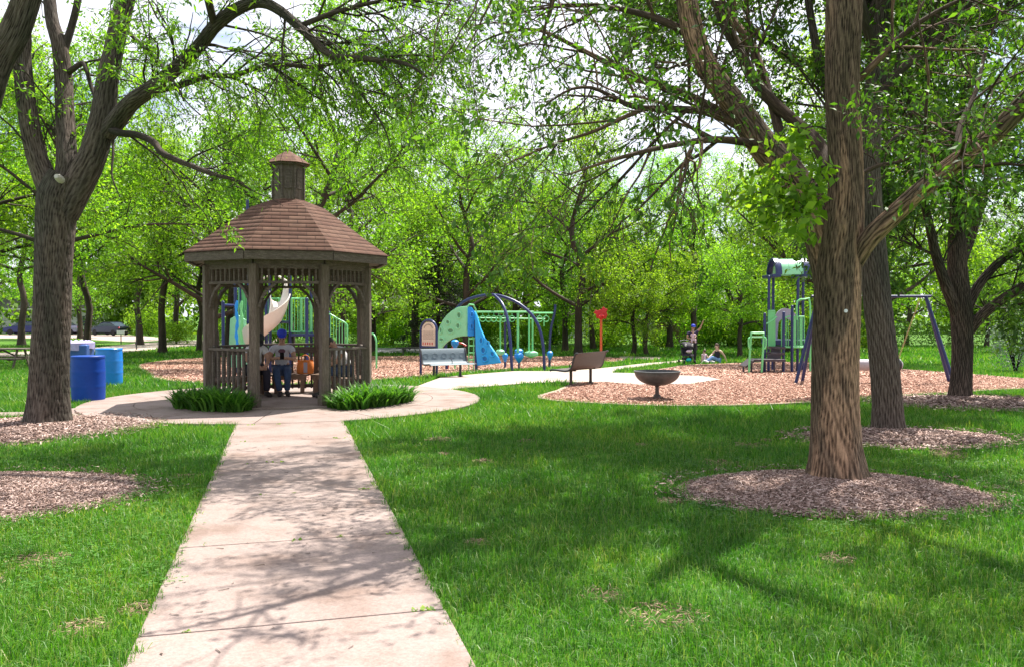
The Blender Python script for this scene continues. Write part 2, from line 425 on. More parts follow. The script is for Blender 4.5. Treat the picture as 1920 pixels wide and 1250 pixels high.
# gazebo apron: a ring of concrete
disc = [(GC.x+3.45*math.cos(a), GC.y+3.3*math.sin(a)) for a in [2*PI*i/72 for i in range(72)]]
concrete_c = gp([(745,745),(772,729),(800,718),(828,708),(900,701),(965,696),(1060,696),(1110,692),(1150,688),(1210,681),(1290,673),(1292,676),(1215,686),(1160,693),(1148,699),(1200,700),(1320,706),(1352,712),(1290,721),(1200,722),(1135,717),(1040,717),(990,719),(880,728),(830,734),(800,742),(770,750)])
mulchA = smooth_poly(gp([(263,684),(280,700),(300,712),(380,719),(480,721),(600,719),(700,713),(770,708),(860,699),(960,693),(1040,688),(1110,682),(1172,674),(1120,669),(1000,668),(850,667),(700,668),(560,668),(420,670),(320,675)]))
mulchC = smooth_poly(gp([(1012,748),(1046,734),(1090,717),(1170,708),(1232,694),(1290,685),(1360,682),(1440,679),(1540,680),(1640,688),(1760,698),(1920,711),(2080,722),(2080,732),(1920,730),(1780,738),(1640,746),(1500,757),(1300,763),(1120,758)]), 3)
leftwalk = [(-14,11.9),(-14,13.0),(-6.3,13.9),(-6.3,12.7)]
leftwalk = gp([(-300,788),(-300,778),(60,772),(200,760),(200,790),(120,777)])
road1 = gp([(-300,667),(-50,664),(180,651),(260,643),(345,638),(520,635),(520,644),(340,650),(230,661),(180,659),(-50,672),(-300,678)])
road2 = gp([(-200,629),(125,626),(245,628),(340,636),(250,641),(125,634),(-200,634)])
court = gp([(600,652),(800,652),(830,661),(600,662)])
road3 = gp([(1830,656),(2000,654),(2000,660),(1830,658)])
strip4 = gp([(1160,668),(1240,669),(1236,673),(1168,674)])
rings = {'T0': blob(-4.75,7.0,1.55,1.18,1), 'T1': blob(-6.5,11.15,1.55,1.45,2), 'T2': blob(2.76,7.2,1.20,1.06,3,amp=.09),
         'T3': blob(4.85,10.35,1.22,.92,4), 'T5': blob(8.1,14.5,1.9,1.25,5)}
sheet('playground_surface', mulchA, .012, M['mulch_red'])
sheet('playground_surface', mulchC, .012, M['mulch_red'])
sheet('footpath', concrete_c, .022, M['concrete_pale'])
sheet('footpath', leftwalk, .008, M['concrete'])
sheet('road', road1, .008, M['concrete_pale']); sheet('driveway', road2, .008, M['concrete_pale'])
sheet('court', court, .02, M['asphalt']); sheet('road', road3, .008, M['concrete_pale']); sheet('footpath', strip4, .02, M['concrete_pale'])
MOUND = .075
for k, pl in rings.items():
    n = len(pl); c = np.mean(pl, 0); V = [(c[0], c[1], Z(c[1])+.008+MOUND)]; fs = []
    for j in range(1, 9):
        f = j/8
        for p in pl: x, y = c[0]+(p[0]-c[0])*f, c[1]+(p[1]-c[1])*f; V.append((x, y, Z(y)+.008+MOUND*(1-f*f)))
    for i in range(n): fs.append((0, 1+i, 1+(i+1)%n))
    for j in range(7):
        for i in range(n): a = 1+j*n; fs.append((a+i, a+n+i, a+n+(i+1)%n, a+(i+1)%n))
    me = bpy.data.meshes.new('mulch_bed'); me.from_pydata(V, [], fs); me.polygons.foreach_set('use_smooth', [True]*len(me.polygons)); o = link('mulch_bed', me, M['mulch_grey']); o['kind'] = 'structure'
# apron as slabs in a ring cut by radial joints
mb = MB(); nseg = 12
for i in range(nseg):
    a0 = 2*PI*i/nseg+.12; a1 = a0+2*PI/nseg-.006
    for r0, r1 in ((1.70,2.55),(2.56,3.42)):
        pl = [(r1*math.cos(a0+(a1-a0)*k/6), r1*math.sin(a0+(a1-a0)*k/6)) for k in range(7)]+[(r0*math.cos(a1-(a1-a0)*k/6), r0*math.sin(a1-(a1-a0)*k/6)) for k in range(7)]
        mb.prism(pl, lambda a,b,t: Vector((GC.x+a, GC.y+b, t)), -.05, .030)
o = mb.build('plaza', M['concrete'], smooth=False); o['kind'] = 'structure'
mb = MB()
s = 4.04/math.cos(PA)-2*1.563-1.5
JT = []
while s < GS-3.25:
    e = min(s+1.563, GS-3.36)
    a, b = s+.006, e-.006
    mb.prism([(-HW,a),(HW,a),(HW,b),(-HW,b)], lambda w_,s_,t: Vector((*sw(s_,w_), t)), -.05, .026); JT.append(s); s += 1.563
o = mb.build('footpath', M['concrete'], smooth=False, bevel=.006); o['kind'] = 'structure'
joint = MB().prism([(-HW,-3),(HW,-3),(HW,GS-3.36),(-HW,GS-3.36)], lambda w_,s_,t: Vector((*sw(s_,w_), t)), -.06, .012).build('path_bed', M['soil'], smooth=False); joint['kind'] = 'structure'

# pale edging kerbs round the play surfaces
def kerb(poly, skip=None, w=.09, h=.035):
    n = len(poly); mb = MB()
    for i in range(n):
        a = Vector((*poly[i],0)); b = Vector((*poly[(i+1)%n],0)); d = b-a
        if d.length < 1e-4 or (skip and skip((a+b)/2)): continue
        k = max(1, int(d.length/1.5))
        for j in range(k):
            p = a+d*(j/k); q = a+d*((j+1)/k); p.z = Z(p.y)+.0; q.z = Z(q.y)
            mb.bar(p+Vector((0,0,h/2)), q+Vector((0,0,h/2)), w, h)
    o = mb.build('edging_kerb', M['kerb_tan'], smooth=False); o['kind'] = 'structure'
cc = concrete_c
def on_conc(p): return bool(inpoly(np.array([p.x]), np.array([p.y]), cc)[0])
kerb(mulchA, on_conc); kerb(mulchC, on_conc)

# ------------------------------------------------------------------ grass
masks = [concrete_c, mulchA, mulchC, leftwalk, road1, court, strip4]
def lawn_pts(y0, y1, dens, xm=.68, ring_shrink=.93):
    mg = 2.4 if y1 < 20 else .5; x1 = xm*y1+mg; n = int(2*x1*(y1-y0)*dens)
    X = RNG.uniform(-x1, x1, n); Y = RNG.uniform(y0, y1, n)
    k = np.abs(X) < xm*Y+mg; X, Y = X[k], Y[k]
    k = np.ones(len(X), bool)
    for m_ in masks: k &= ~inpoly(X, Y, m_)
    for pl in rings.values():
        c = np.mean(pl, 0); sh = [((p[0]-c[0])*ring_shrink+c[0], (p[1]-c[1])*ring_shrink+c[1]) for p in pl]
        ins = inpoly(X, Y, sh)
        k &= ~(ins & (RNG.random(len(X)) > .012))
    s_ = (X-O0.x)*U.x+(Y-O0.y)*U.y; w_ = (X-O0.x)*W.x+(Y-O0.y)*W.y
    edge = HW+.014*np.sin(s_*9)+.018*np.sin(s_*23)+.012*np.sin(s_*51+w_)-.022
    k &= ~((np.abs(w_) < edge) & (s_ < GS-3.2))
    k &= ~(np.hypot(X-GC.x, Y-GC.y) < 3.40)
    for bx, by, br in BARE: k &= ~((np.hypot(X-bx, (Y-by)*1.0) < br*(.7+.5*RNG.random(len(X)))) & (RNG.random(len(X)) < .85))
    return X[k], Y[k]
rb_ = random.Random(4)
BARE = [(rb_.uniform(-3.5,5.5), rb_.uniform(3.6,10.5), rb_.uniform(.05,.20)) for _ in range(34)]
def patch(X, Y, f): # smooth pseudo-noise -1..1
    return (np.sin(X*f+1.3*np.sin(Y*f*.7))+np.sin(Y*f*1.1+1.7*np.sin(X*f*.6+2))+np.sin((X+Y)*f*.53+1))/3
def blades(X, Y, h, w, lean=.95, segs=2, zoff=0.0):
    n = len(X); hh = h*RNG.normal(1,.38,n).clip(.3,2.2)*(1+.30*patch(X,Y,2.3)+.25*patch(X,Y,8))
    ww = w*RNG.uniform(.6,1.2,n); th = RNG.uniform(0,2*PI,n); ld = RNG.uniform(0,2*PI,n)
    ln = np.abs(RNG.normal(0,lean,n))
    base = np.stack([X, Y, Zn(Y)+zoff], 1)
    side = np.stack([np.cos(th), np.sin(th), 0*th], 1)*ww[:,None]/2
    L = np.stack([np.cos(ld), np.sin(ld), 0*ld], 1)
    up = np.array([0,0,1.0])
    if segs == 1:
        tip = base+up*(hh*.92)[:,None]+L*(hh*ln*.7)[:,None]
        V = np.stack([base-side, base+side, tip], 1).reshape(-1,3); i = np.arange(n)[:,None]*3
        return V, [i+np.array([[0,1,2]])]
    mid = base+up*(hh*.6)[:,None]+L*(hh*ln*.25)[:,None]
    tip = base+up*(hh*np.clip(1-ln*.3,.35,1))[:,None]+L*(hh*ln*.9)[:,None]
    V = np.stack([base-side, base+side, mid+side*.8, mid-side*.8, tip], 1).reshape(-1,3); i = np.arange(n)[:,None]*5
    return V, [i+np.array([[0,1,2,3]]), i+np.array([[3,2,4]])]
def join_arr(parts):
    Vs = []; Q = {}; off = 0
    for V, fs in parts:
        for f in fs: Q.setdefault(f.shape[1], []).append(f+off)
        Vs.append(V); off += len(V)
    return np.concatenate(Vs), [np.concatenate(q) for q in Q.values()]
def chips(X, Y, z, l, w):
    n = len(X); a = RNG.uniform(0,2*PI,n); ll = l*RNG.uniform(.4,1.3,n)/2; ww = w*RNG.uniform(.5,1.4,n)/2
    t1 = RNG.normal(0,.28,n); t2 = RNG.normal(0,.4,n)
    A = np.stack([np.cos(a)*np.cos(t1), np.sin(a)*np.cos(t1), np.sin(t1)],1)*ll[:,None]
    B = np.stack([-np.sin(a)*np.cos(t2), np.cos(a)*np.cos(t2), np.sin(t2)],1)*ww[:,None]
    c = np.stack([X, Y, Zn(Y)+z+RNG.uniform(.004,.022,n)],1)
    th = np.array([0,0,.004])
    V = np.stack([c-A-B, c+A-B*.6, c+A*.9+B, c-A+B*.8], 1)
    V8 = np.concatenate([V, V-th], 1).reshape(-1,3); i = np.arange(n)[:,None]*8
    q = np.array([[0,1,2,3],[0,4,5,1],[1,5,6,2],[2,6,7,3],[3,7,4,0]])
    return V8, [(i[:,:,None]+q[None]).reshape(-1,4)]
GD = 1.0
parts = []; STRAW = []
X, Y = lawn_pts(3.0, 6.0, 9500*GD); k = RNG.random(len(X)) < .80+.35*patch(X,Y,5); parts.append(blades(X[k], Y[k], .056, .0044))
X, Y = lawn_pts(6.0, 10., 5000*GD); k = RNG.random(len(X)) < .80+.35*patch(X,Y,5); parts.append(blades(X[k], Y[k], .06, .006))
X, Y = lawn_pts(10., 18., 1700*GD); parts.append(blades(X, Y, .066, .011, segs=1))
X, Y = lawn_pts(18., 34., 300*GD, .66); parts.append(blades(X, Y, .09, .028, segs=1))
X, Y = lawn_pts(34., 62., 60*GD, .66); parts.append(blades(X, Y, .12, .07, segs=1))
for bx, by, br in BARE:      # dry thatch lying in the thin spots
    n = int(900*br); a = RNG.uniform(0,6.28,n); r = br*1.2*np.sqrt(RNG.random(n)); X = bx+r*np.cos(a); Y = by+r*np.sin(a)
    s_ = (X-O0.x)*U.x+(Y-O0.y)*U.y; w_ = (X-O0.x)*W.x+(Y-O0.y)*W.y; k = np.abs(w_) > HW+.02; X, Y = X[k], Y[k]
    if len(X): STRAW.append(chips(X, Y, .004, .05, .004))
V, Q = join_arr(STRAW); tag(link('dry_thatch', np_mesh('thatch', V, Q), M['chips_straw']), 'dry straw coloured thatch in the thin spots of the lawn', 'thatch', kind='stuff')
V, Q = join_arr(parts)
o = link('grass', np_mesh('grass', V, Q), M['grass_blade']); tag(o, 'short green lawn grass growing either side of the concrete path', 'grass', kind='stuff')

# ------------------------------------------------------------------ wood chips
def in_blob(pl, dens, spill=.96):
    p = np.array(pl); x0, y0 = p.min(0)-.1; x1, y1 = p.max(0)+.1; n = int((x1-x0)*(y1-y0)*dens)
    X = RNG.uniform(x0,x1,n); Y = RNG.uniform(y0,y1,n)
    c = p.mean(0); q = [tuple((v-c)*spill+c) for v in p]; k = inpoly(X,Y,q); return X[k], Y[k]
parts = []
for kx, dens, l, w in (('T0',6500,.034,.0075),('T2',6500,.034,.0075),('T1',1500,.055,.015),('T3',1700,.055,.015),('T5',800,.07,.02)):
    X, Y = in_blob(rings[kx], dens, 1.0); c = np.mean(rings[kx],0); rx_, ry_ = (np.max(rings[kx],0)-np.min(rings[kx],0))/2
    q = ((X-c[0])/rx_)**2+((Y-c[1])/ry_)**2; parts.append(chips(X, Y, .006+MOUND*np.clip(1-q,0,1), l, w))
    a = RNG.uniform(0,6.28,500); e = 1+np.abs(RNG.normal(0,.09,500)); parts.append(chips(c[0]+rx_*e*np.cos(a), c[1]+ry_*e*np.sin(a), .035, l, w))
V, Q = join_arr(parts)
tag(link('wood_chips', np_mesh('chips', V, Q), M['chips_grey']), 'grey brown wood chips spread round the foot of the park trees', 'mulch', kind='stuff')
parts = []
for pl, y0, y1, dens, l, w in ((mulchC,0,22,750,.06,.017),(mulchC,22,60,190,.09,.034),(mulchA,0,60,190,.09,.034)):
    X, Y = in_blob(pl, dens, 1.0); k = (Y > y0) & (Y < y1) & ~inpoly(X, Y, concrete_c) & (np.abs(X) < .66*Y+1); parts.append(chips(X[k], Y[k], .012, l, w))
V, Q = join_arr(parts)
tag(link('bark_chips', np_mesh('chips', V, Q), M['chips_red']), 'reddish wood chips covering the playground surfaces', 'mulch', kind='stuff')

# clover tufts and shed leaves in the near lawn
def lawn_bits(n, y0, y1, fn):
    X, Y = lawn_pts(y0, y1, n); return fn(X, Y)
X, Y = lawn_pts(3.2, 9.0, 26); V = []; Fq = []; rc = np.random.default_rng(3)
for x, y in zip(X, Y):
    if patch(np.array([x]), np.array([y]), 1.1)[0] < .15: continue
    for _ in range(14):
        cx, cy = x+rc.normal(0,.06), y+rc.normal(0,.06); z = Z(cy)+rc.uniform(.035,.06); a0 = rc.uniform(0,6.28)
        for j in range(3):
            a = a0+j*2.09; d = np.array([math.cos(a), math.sin(a), rc.uniform(-.1,.3)])*.013; q = np.array([-d[1], d[0], 0])*.55; c = np.array([cx,cy,z]); o_ = len(V)
            V += [c, c+d*.6+q, c+d, c+d*.6-q]; Fq.append((o_,o_+1,o_+2,o_+3))
tag(link('clover', np_mesh('clover', np.array(V), np.array(Fq)), M['leaf_lily']), 'small clover patches growing through the near lawn', 'clover', kind='stuff')
# litter and weeds on the walk
rr = random.Random(5)
mbw = MB()
for s0 in JT:
    for _ in range(4):
        w0 = rr.uniform(-HW,HW) if rr.random() < .6 else rr.choice((-1,1))*rr.uniform(.5,.75)
        cx, cy = sw(s0+rr.uniform(-.02,.02), w0)
        for j in range(rr.randint(3,8)):
            a = rr.uniform(0,6.28); l = rr.uniform(.012,.04); d = Vector((math.cos(a), math.sin(a), .4))*l; q = Vector((-d.y,d.x,0))*.35
            c = Vector((cx+rr.uniform(-.03,.03), cy+rr.uniform(-.015,.015), .024)); mbw.add([c, c+d*.5+q, c+d, c+d*.5-q], [(0,1,2,3)])
tag(mbw.build('weeds', M['leaf_bright'], smooth=False), 'tiny weeds sprouting in the joints of the concrete path', 'weeds', kind='stuff')
mbw = MB()
for _ in range(60):
    s0 = rr.uniform(3,12); w0 = rr.uniform(-HW,HW); cx, cy = sw(s0,w0); a = rr.uniform(0,6.28); l = rr.choice((.006,.008,.012,.018,.03)); 
    d = Vector((math.cos(a), math.sin(a), 0))*l; q = Vector((-d.y,d.x,0)).normalized()*rr.uniform(.002,.006); c = Vector((cx,cy,.03))
    mbw.add([c-d-q, c-d+q, c+d*.9+q*.7+Vector((0,0,.004)), c+d-q*.6], [(0,1,2,3)])
tag(mbw.build('litter', M['soil'], smooth=False), 'bits of bark and twig scattered on the concrete path', 'debris', kind='stuff')
# ------------------------------------------------------------------ trees
def resample(pts, rad, K):
    """Catmull-Rom resample of a limb to K points"""
    p = np.array([list(q) for q in pts], float); r = np.array(rad, float)
    d = np.concatenate([[0], np.cumsum(np.linalg.norm(np.diff(p,axis=0),axis=1))]); u = np.linspace(0, d[-1], K)
    i = np.clip(np.searchsorted(d, u, 'right')-1, 0, len(p)-2); t = ((u-d[i])/(d[i+1]-d[i]+1e-9))[:,None]
    p0 = p[np.clip(i-1,0,None)]; p1 = p[i]; p2 = p[i+1]; p3 = p[np.clip(i+2,None,len(p)-1)]
    c = .5*((2*p1)+(-p0+p2)*t+(2*p0-5*p1+4*p2-p3)*t**2+(-p0+3*p1-3*p2+p3)*t**3)
    return c, np.interp(u, d, r)
def tubes(C, Rr, n=6, lob=0, rng=RNG, flare=None, ridge=0):
    """C (N,K,3) curves, Rr (N,K) radii -> verts, quads, bark coordinates"""
    Nn, K, _ = C.shape
    T = np.gradient(C, axis=1); T /= np.linalg.norm(T, axis=2, keepdims=True)+1e-9
    mt = T.mean(1); ax = np.argmin(np.abs(mt), axis=1); ref = np.eye(3)[ax][:,None,:]
    A = ref-T*(T*ref).sum(2,keepdims=True); A /= np.linalg.norm(A,axis=2,keepdims=True)+1e-9
    B = np.cross(T, A); th = np.linspace(0,2*PI,n,endpoint=False)
    S = np.concatenate([np.zeros((Nn,1)), np.cumsum(np.linalg.norm(np.diff(C,axis=1),axis=2),axis=1)],1)
    rad = np.repeat(Rr[:,:,None], n, 2)
    if lob:
        ph = rng.uniform(0,6.28,(Nn,1,3)); TH = th[None,None,:]; s3 = S[:,:,None]
        rad = rad*(1+lob*(np.sin(3*TH+ph[:,:,0:1]+s3*1.1)+.6*np.sin(5*TH-s3*1.9+ph[:,:,1:2])+.5*np.sin(2*TH+s3*3.1+ph[:,:,2:3])))
        if flare is not None:
            rad = rad*(1+flare*np.exp(-s3/.16)*(1+.45*np.sin(5*TH+ph[:,:,1:2])))
    if ridge:
        s3 = S[:,:,None]; TH = th[None,None,:]; kk_ = np.round(2*PI*Rr.max(1)/.038)[:,None,None]
        wv = .55*np.sin(s3*6.1+2*TH)+.45*np.sin(s3*11.7-3*TH+1)+.3*np.sin(s3*23+5*TH)
        rg_ = np.abs(np.sin(kk_*TH/2+wv*1.5)); br_k = .5+.5*np.sin(s3*31+kk_*TH*.5+2*np.sin(s3*9+TH*4))
        rad = rad+ridge*(rg_**.55-.6)+ridge*.35*(br_k-.5)
    RG = np.full(rad.shape, .55)
    if ridge: RG = np.clip(rg_**.55+.35*(br_k-.5),0,1)
    V = C[:,:,None,:]+(A[:,:,None,:]*np.cos(th)[None,None,:,None]+B[:,:,None,:]*np.sin(th)[None,None,:,None])*rad[...,None]
    rm = Rr.max(1)[:,None,None]; off = rng.uniform(0,50,(Nn,1,1))
    bk = np.stack([np.broadcast_to(rm*np.cos(th)+off, (Nn,K,n)), np.broadcast_to(rm*np.sin(th), (Nn,K,n)), np.broadcast_to(S[:,:,None]*.30, (Nn,K,n)), RG], -1)
    i = (np.arange(Nn)*K*n)[:,None,None]+(np.arange(K-1)*n)[None,:,None]+np.arange(n)[None,None,:]
    j = (np.arange(Nn)*K*n)[:,None,None]+(np.arange(K-1)*n)[None,:,None]+((np.arange(n)+1)%n)[None,None,:]
    Q = np.stack([i, j, j+n, i+n], -1).reshape(-1,4)
    return V.reshape(-1,3), Q, bk.reshape(-1,4)
def grow(C, Rr, count, t0, t1, L, ang, K, bias, wig=.2, grav=0, rk=.55, rmax=.05, rng=RNG, shrink=.5, wt=None):
    """children of the curves C: count in total, picked by parent length"""
    ln = np.linalg.norm(np.diff(C,axis=1),axis=2).sum(1) if wt is None else np.array(wt, float)
    pi = rng.choice(len(C), count, p=ln/ln.sum()); t = rng.uniform(t0, t1, count); Kp = C.shape[1]
    x = t*(Kp-1); i = np.minimum(x.astype(int), Kp-2); f = (x-i)[:,None]
    p = C[pi,i]*(1-f)+C[pi,i+1]*f; tg = C[pi,i+1]-C[pi,i]; tg /= np.linalg.norm(tg,axis=1,keepdims=True)+1e-9
    r0 = np.minimum((Rr[pi,i]*(1-f[:,0])+Rr[pi,i+1]*f[:,0])*rk, rmax)
    rd = rng.normal(size=(count,3)); rd -= tg*(rd*tg).sum(1,keepdims=True); rd /= np.linalg.norm(rd,axis=1,keepdims=True)+1e-9
    a = rng.normal(ang, .22, count)[:,None]; d = np.cos(a)*tg+np.sin(a)*rd+np.array(bias)
    d /= np.linalg.norm(d,axis=1,keepdims=True)
    le = (rng.uniform(L*.6, L*1.3, count)*(1-shrink*(t-t0)/(t1-t0+1e-6)))[:,None]
    out = [p]; st = le/(K-1)
    for k in range(K-1):
        d = d+rng.normal(0,wig,(count,3))+np.array([0,0,grav]); d /= np.linalg.norm(d,axis=1,keepdims=True)
        p = p+d*st; out.append(p)
    return np.stack(out,1), r0[:,None]*np.linspace(1,.3,K)[None,:]
def leaf_cards(C, per, size, spread=.1, aspect=.42, upn=.6, rng=RNG, droop=.3, t0=.15):
    Nn, K, _ = C.shape; n = Nn*per; pi = np.repeat(np.arange(Nn), per)
    x = rng.uniform(t0,1,n)*(K-1); i = np.minimum(x.astype(int),K-2); f = (x-i)[:,None]
    p = C[pi,i]*(1-f)+C[pi,i+1]*f+rng.normal(0,spread,(n,3)); tg = C[pi,i+1]-C[pi,i]; tg /= np.linalg.norm(tg,axis=1,keepdims=True)+1e-9
    d = tg*.5+rng.normal(0,.75,(n,3))+np.array([0,0,-droop]); d /= np.linalg.norm(d,axis=1,keepdims=True)
    nn = rng.normal(0,1,(n,3))+np.array([0,0,upn*2]); b = np.cross(nn, d); b /= np.linalg.norm(b,axis=1,keepdims=True)+1e-9
    nn = np.cross(d, b); s = (size*rng.uniform(.6,1.3,n))[:,None]
    V = np.stack([p, p+d*s*.45+b*s*aspect/2+nn*s*.06, p+d*s-nn*s*.08, p+d*s*.45-b*s*aspect/2+nn*s*.06], 1).reshape(-1,3)
    return V, np.arange(n*4).reshape(-1,4)
def cat_tubes(lst):
    V = []; Q = []; B = []; o = 0
    for v, q, b in lst: V.append(v); Q.append(q+o); B.append(b); o += len(v)
    return np.concatenate(V), np.concatenate(Q), np.concatenate(B)

def hero(name, label, cat, loc, limbs, bark, leafm, spec, seed, flare=.35, group=None):
    """limbs: list of (points, radii) in world space; the first one is the bole"""
    rng = np.random.default_rng(seed); t = thing(name, label, cat, loc, 0, group); L0 = np.array(loc)
    tb = []; CL = []; RL = []
    for k, (pts, rad) in enumerate(limbs):
        big = r_max = max(rad) > .075
        c, r = resample(pts, rad, (330 if k == 0 else 200) if big else 26); c = c-L0
        tb.append(tubes(c[None], r[None], 96 if (k == 0 and big) else (56 if big else 9), lob=.035, rng=rng, flare=flare if k == 0 else None, ridge=(.012 if k == 0 else .007) if big else 0))
        if k > 0 or spec.get('bole'):
            a = c[::max(1,len(c)//20)]; b = r[::max(1,len(c)//20)]
            a2, b2 = resample(a, b, 16); CL.append(a2); RL.append(b2)
    link('trunk', np_mesh('trunk', *cat_tubes(tb)[:2], smooth=True, attr=cat_tubes(tb)[2]), M[bark], t)
    C = np.stack(CL); Rr = np.stack(RL); br = []; leafy = []
    for s in spec['levels']:
        C2, R2 = grow(C, Rr, s['n'], s.get('t0',.25), s.get('t1',1), s['L'], s.get('ang',.8), s.get('K',6), s.get('bias',(0,0,.2)), s.get('wig',.18), s.get('grav',0), rmax=s.get('rmax',.03), rk=s.get('rk',.55), rng=rng, wt=s.get('wt'))
        R2 = np.maximum(R2, s.get('rmin',.0025)); br.append(tubes(C2, R2, s.get('sides',4), rng=rng))
        if s.get('leaf'): leafy.append((C2, s['leaf']))
        C, Rr = C2, R2
    if 'cut' in spec:      # twigs outside the part of the tree the photo and its shadows need are not grown
        pass
    v, q, b = cat_tubes(br); link('branches', np_mesh('branches', v, q, smooth=True, attr=b), M[bark], t)
    Vs = []; Qs = []; o = 0
    for C2, (per, size, spread, aspect, droop) in leafy:
        v, q = leaf_cards(C2, per, size, spread, aspect, rng=rng, droop=droop); Vs.append(v); Qs.append(q+o); o += len(v)
    link('crown', np_mesh('crown', np.concatenate(Vs), np.concatenate(Qs)), M[leafm], t)
    return t
def px(lst, Y): 
    """list of (px,py[,dY]) -> world points near distance Y"""
    return [P(a[0], a[1], Y+(a[2] if len(a) > 2 else 0)) for a in lst]

# --- left fork-trunked honey locust
Y1 = 11.5
b1 = at(88, Y1); s1 = Y1/F
T1 = [([b1-Vector((0,0,.1)), b1+Vector((0,0,.06)), *px([(92,700),(97,600),(101,500),(106,420),(112,368),(128,330)], Y1)], [.29,.272,.245,.226,.232,.25,.265,.22]),
      (px([(112,400),(90,350),(66,285),(52,210),(42,120),(42,50),(30,-60),(10,-200),(-30,-380)], Y1), [.16,.15,.128,.125,.11,.10,.09,.07,.03]),
      (px([(115,400),(124,320),(124,260,.1),(121,200,.2),(118,134,.3),(111,84,.3),(97,34,.4),(88,-60,.6),(70,-200,.9),(50,-420,1)], Y1), [.17,.14,.125,.115,.11,.10,.085,.075,.06,.02]),
      (px([(118,100,.3),(134,50,.35),(146,0,.4),(160,-90,.6),(190,-260,.8)], Y1), [.06,.05,.05,.04,.02]),
      (px([(118,400),(148,345),(175,290),(193,220),(202,151),(215,84),(234,0),(255,-90),(270,-230),(300,-420)], Y1), [.21,.20,.175,.155,.14,.125,.12,.10,.08,.02]),
      (px([(200,250),(225,218,-.1),(252,188,-.3),(286,165,-.5),(319,138,-.8),(370,91,-1.1),(403,50,-1.3),(447,17,-1.5),(487,5,-1.6),(524,20,-1.7),(571,60,-1.9),(622,104,-2),(700,112,-2.2),(760,120,-2.3),(800,145,-2.4)], Y1), [.13,.12,.105,.095,.088,.08,.075,.07,.062,.055,.045,.038,.028,.018,.008]),
      (px([(286,170,-.5),(336,161,-.6),(370,148,-.6),(403,141,-.7),(437,144,-.7),(470,131,-.8),(521,121,-.9),(588,126,-1),(640,116,-1.1),(700,115,-1.2),(790,118,-1.4),(870,90,-1.6)], Y1), [.05,.045,.038,.034,.034,.03,.028,.026,.024,.02,.014,.006]),
      (px([(195,240),(225,250,-.2),(252,252,-.3),(286,265,-.4),(302,286,-.5),(336,302,-.7),(370,316,-.9),(403,329,-1),(440,338,-1.1),(470,355,-1.2)], Y1), [.06,.05,.045,.045,.042,.036,.032,.026,.014,.006]),
      (px([(126,138,.3),(140,128,.2),(155,119,.2),(163,135,.1),(170,160,.1),(180,185)], Y1), [.045,.04,.035,.028,.028,.03]),
      (px([(212,262),(212,290,-.1),(210,330,-.2),(225,370,-.3)], Y1), [.02,.018,.012,.006]),
      (px([(240,60,.2),(300,120,-.6),(330,160,-1.2),(345,190,-1.8)], Y1), [.03,.024,.016,.008]),
      (px([(250,-80,.2),(360,-180,.3),(500,-240,.3),(650,-250,.2),(800,-220)], Y1), [.08,.07,.055,.04,.015]),
      (px([(80,-150,.5),(-60,-260,1),(-220,-300,1.5),(-380,-280,2)], Y1), [.06,.05,.035,.015]),
      (px([(403,50,-1.3),(380,-60,-2),(390,-180,-2.6),(440,-300,-3)], Y1), [.05,.045,.035,.015]),
      (px([(622,104,-2),(680,180,-2.3),(720,240,-2.5),(735,290,-2.6)], Y1), [.02,.016,.010,.004]),
      (px([(560,50,-1.8),(640,20,-1.8),(740,0,-1.9),(850,10,-2)], Y1), [.035,.028,.018,.006])]
wt = [.25,.3,.3,.8,1.8,1.9,.7,.05,.1,.3,1.8,1.0,1.2,.4,1.2]
hero('locust_tree', 'large grey barked locust tree dividing low into four upright limbs, left of the gazebo', 'tree', tuple(b1), T1, 'bark_grey', 'leaf_locust',
     dict(levels=[dict(n=170, L=1.5, t0=.12, ang=.85, K=8, bias=(.12,.1,.1), wig=.16, grav=-.05, rmax=.016, wt=wt),
                  dict(n=1000, L=.85, t0=.1, ang=.7, K=6, bias=(.05,0,-.25), wig=.17, grav=-.12, rmax=.007, leaf=(3,.075,.04,.3,.35)),
                  dict(n=2300, L=.38, t0=.2, ang=.6, K=4, bias=(0,0,-.2), wig=.2, grav=-.1, rmax=.004, rmin=.0022, sides=3, leaf=(11,.075,.03,.3,.35))]), 21, flare=.45)
# pruning scar on the fork
mb = MB(); c = P(109,333,Y1-.29); mb.tube([c+Vector((0,.1,-.03)), c, c+Vector((0,-.045,.01))], [.055,.048,.03], 14)
mb.build('pruning_scar', M['cut_wood'], bpy.data.objects['locust_tree']).location = -Vector(b1)

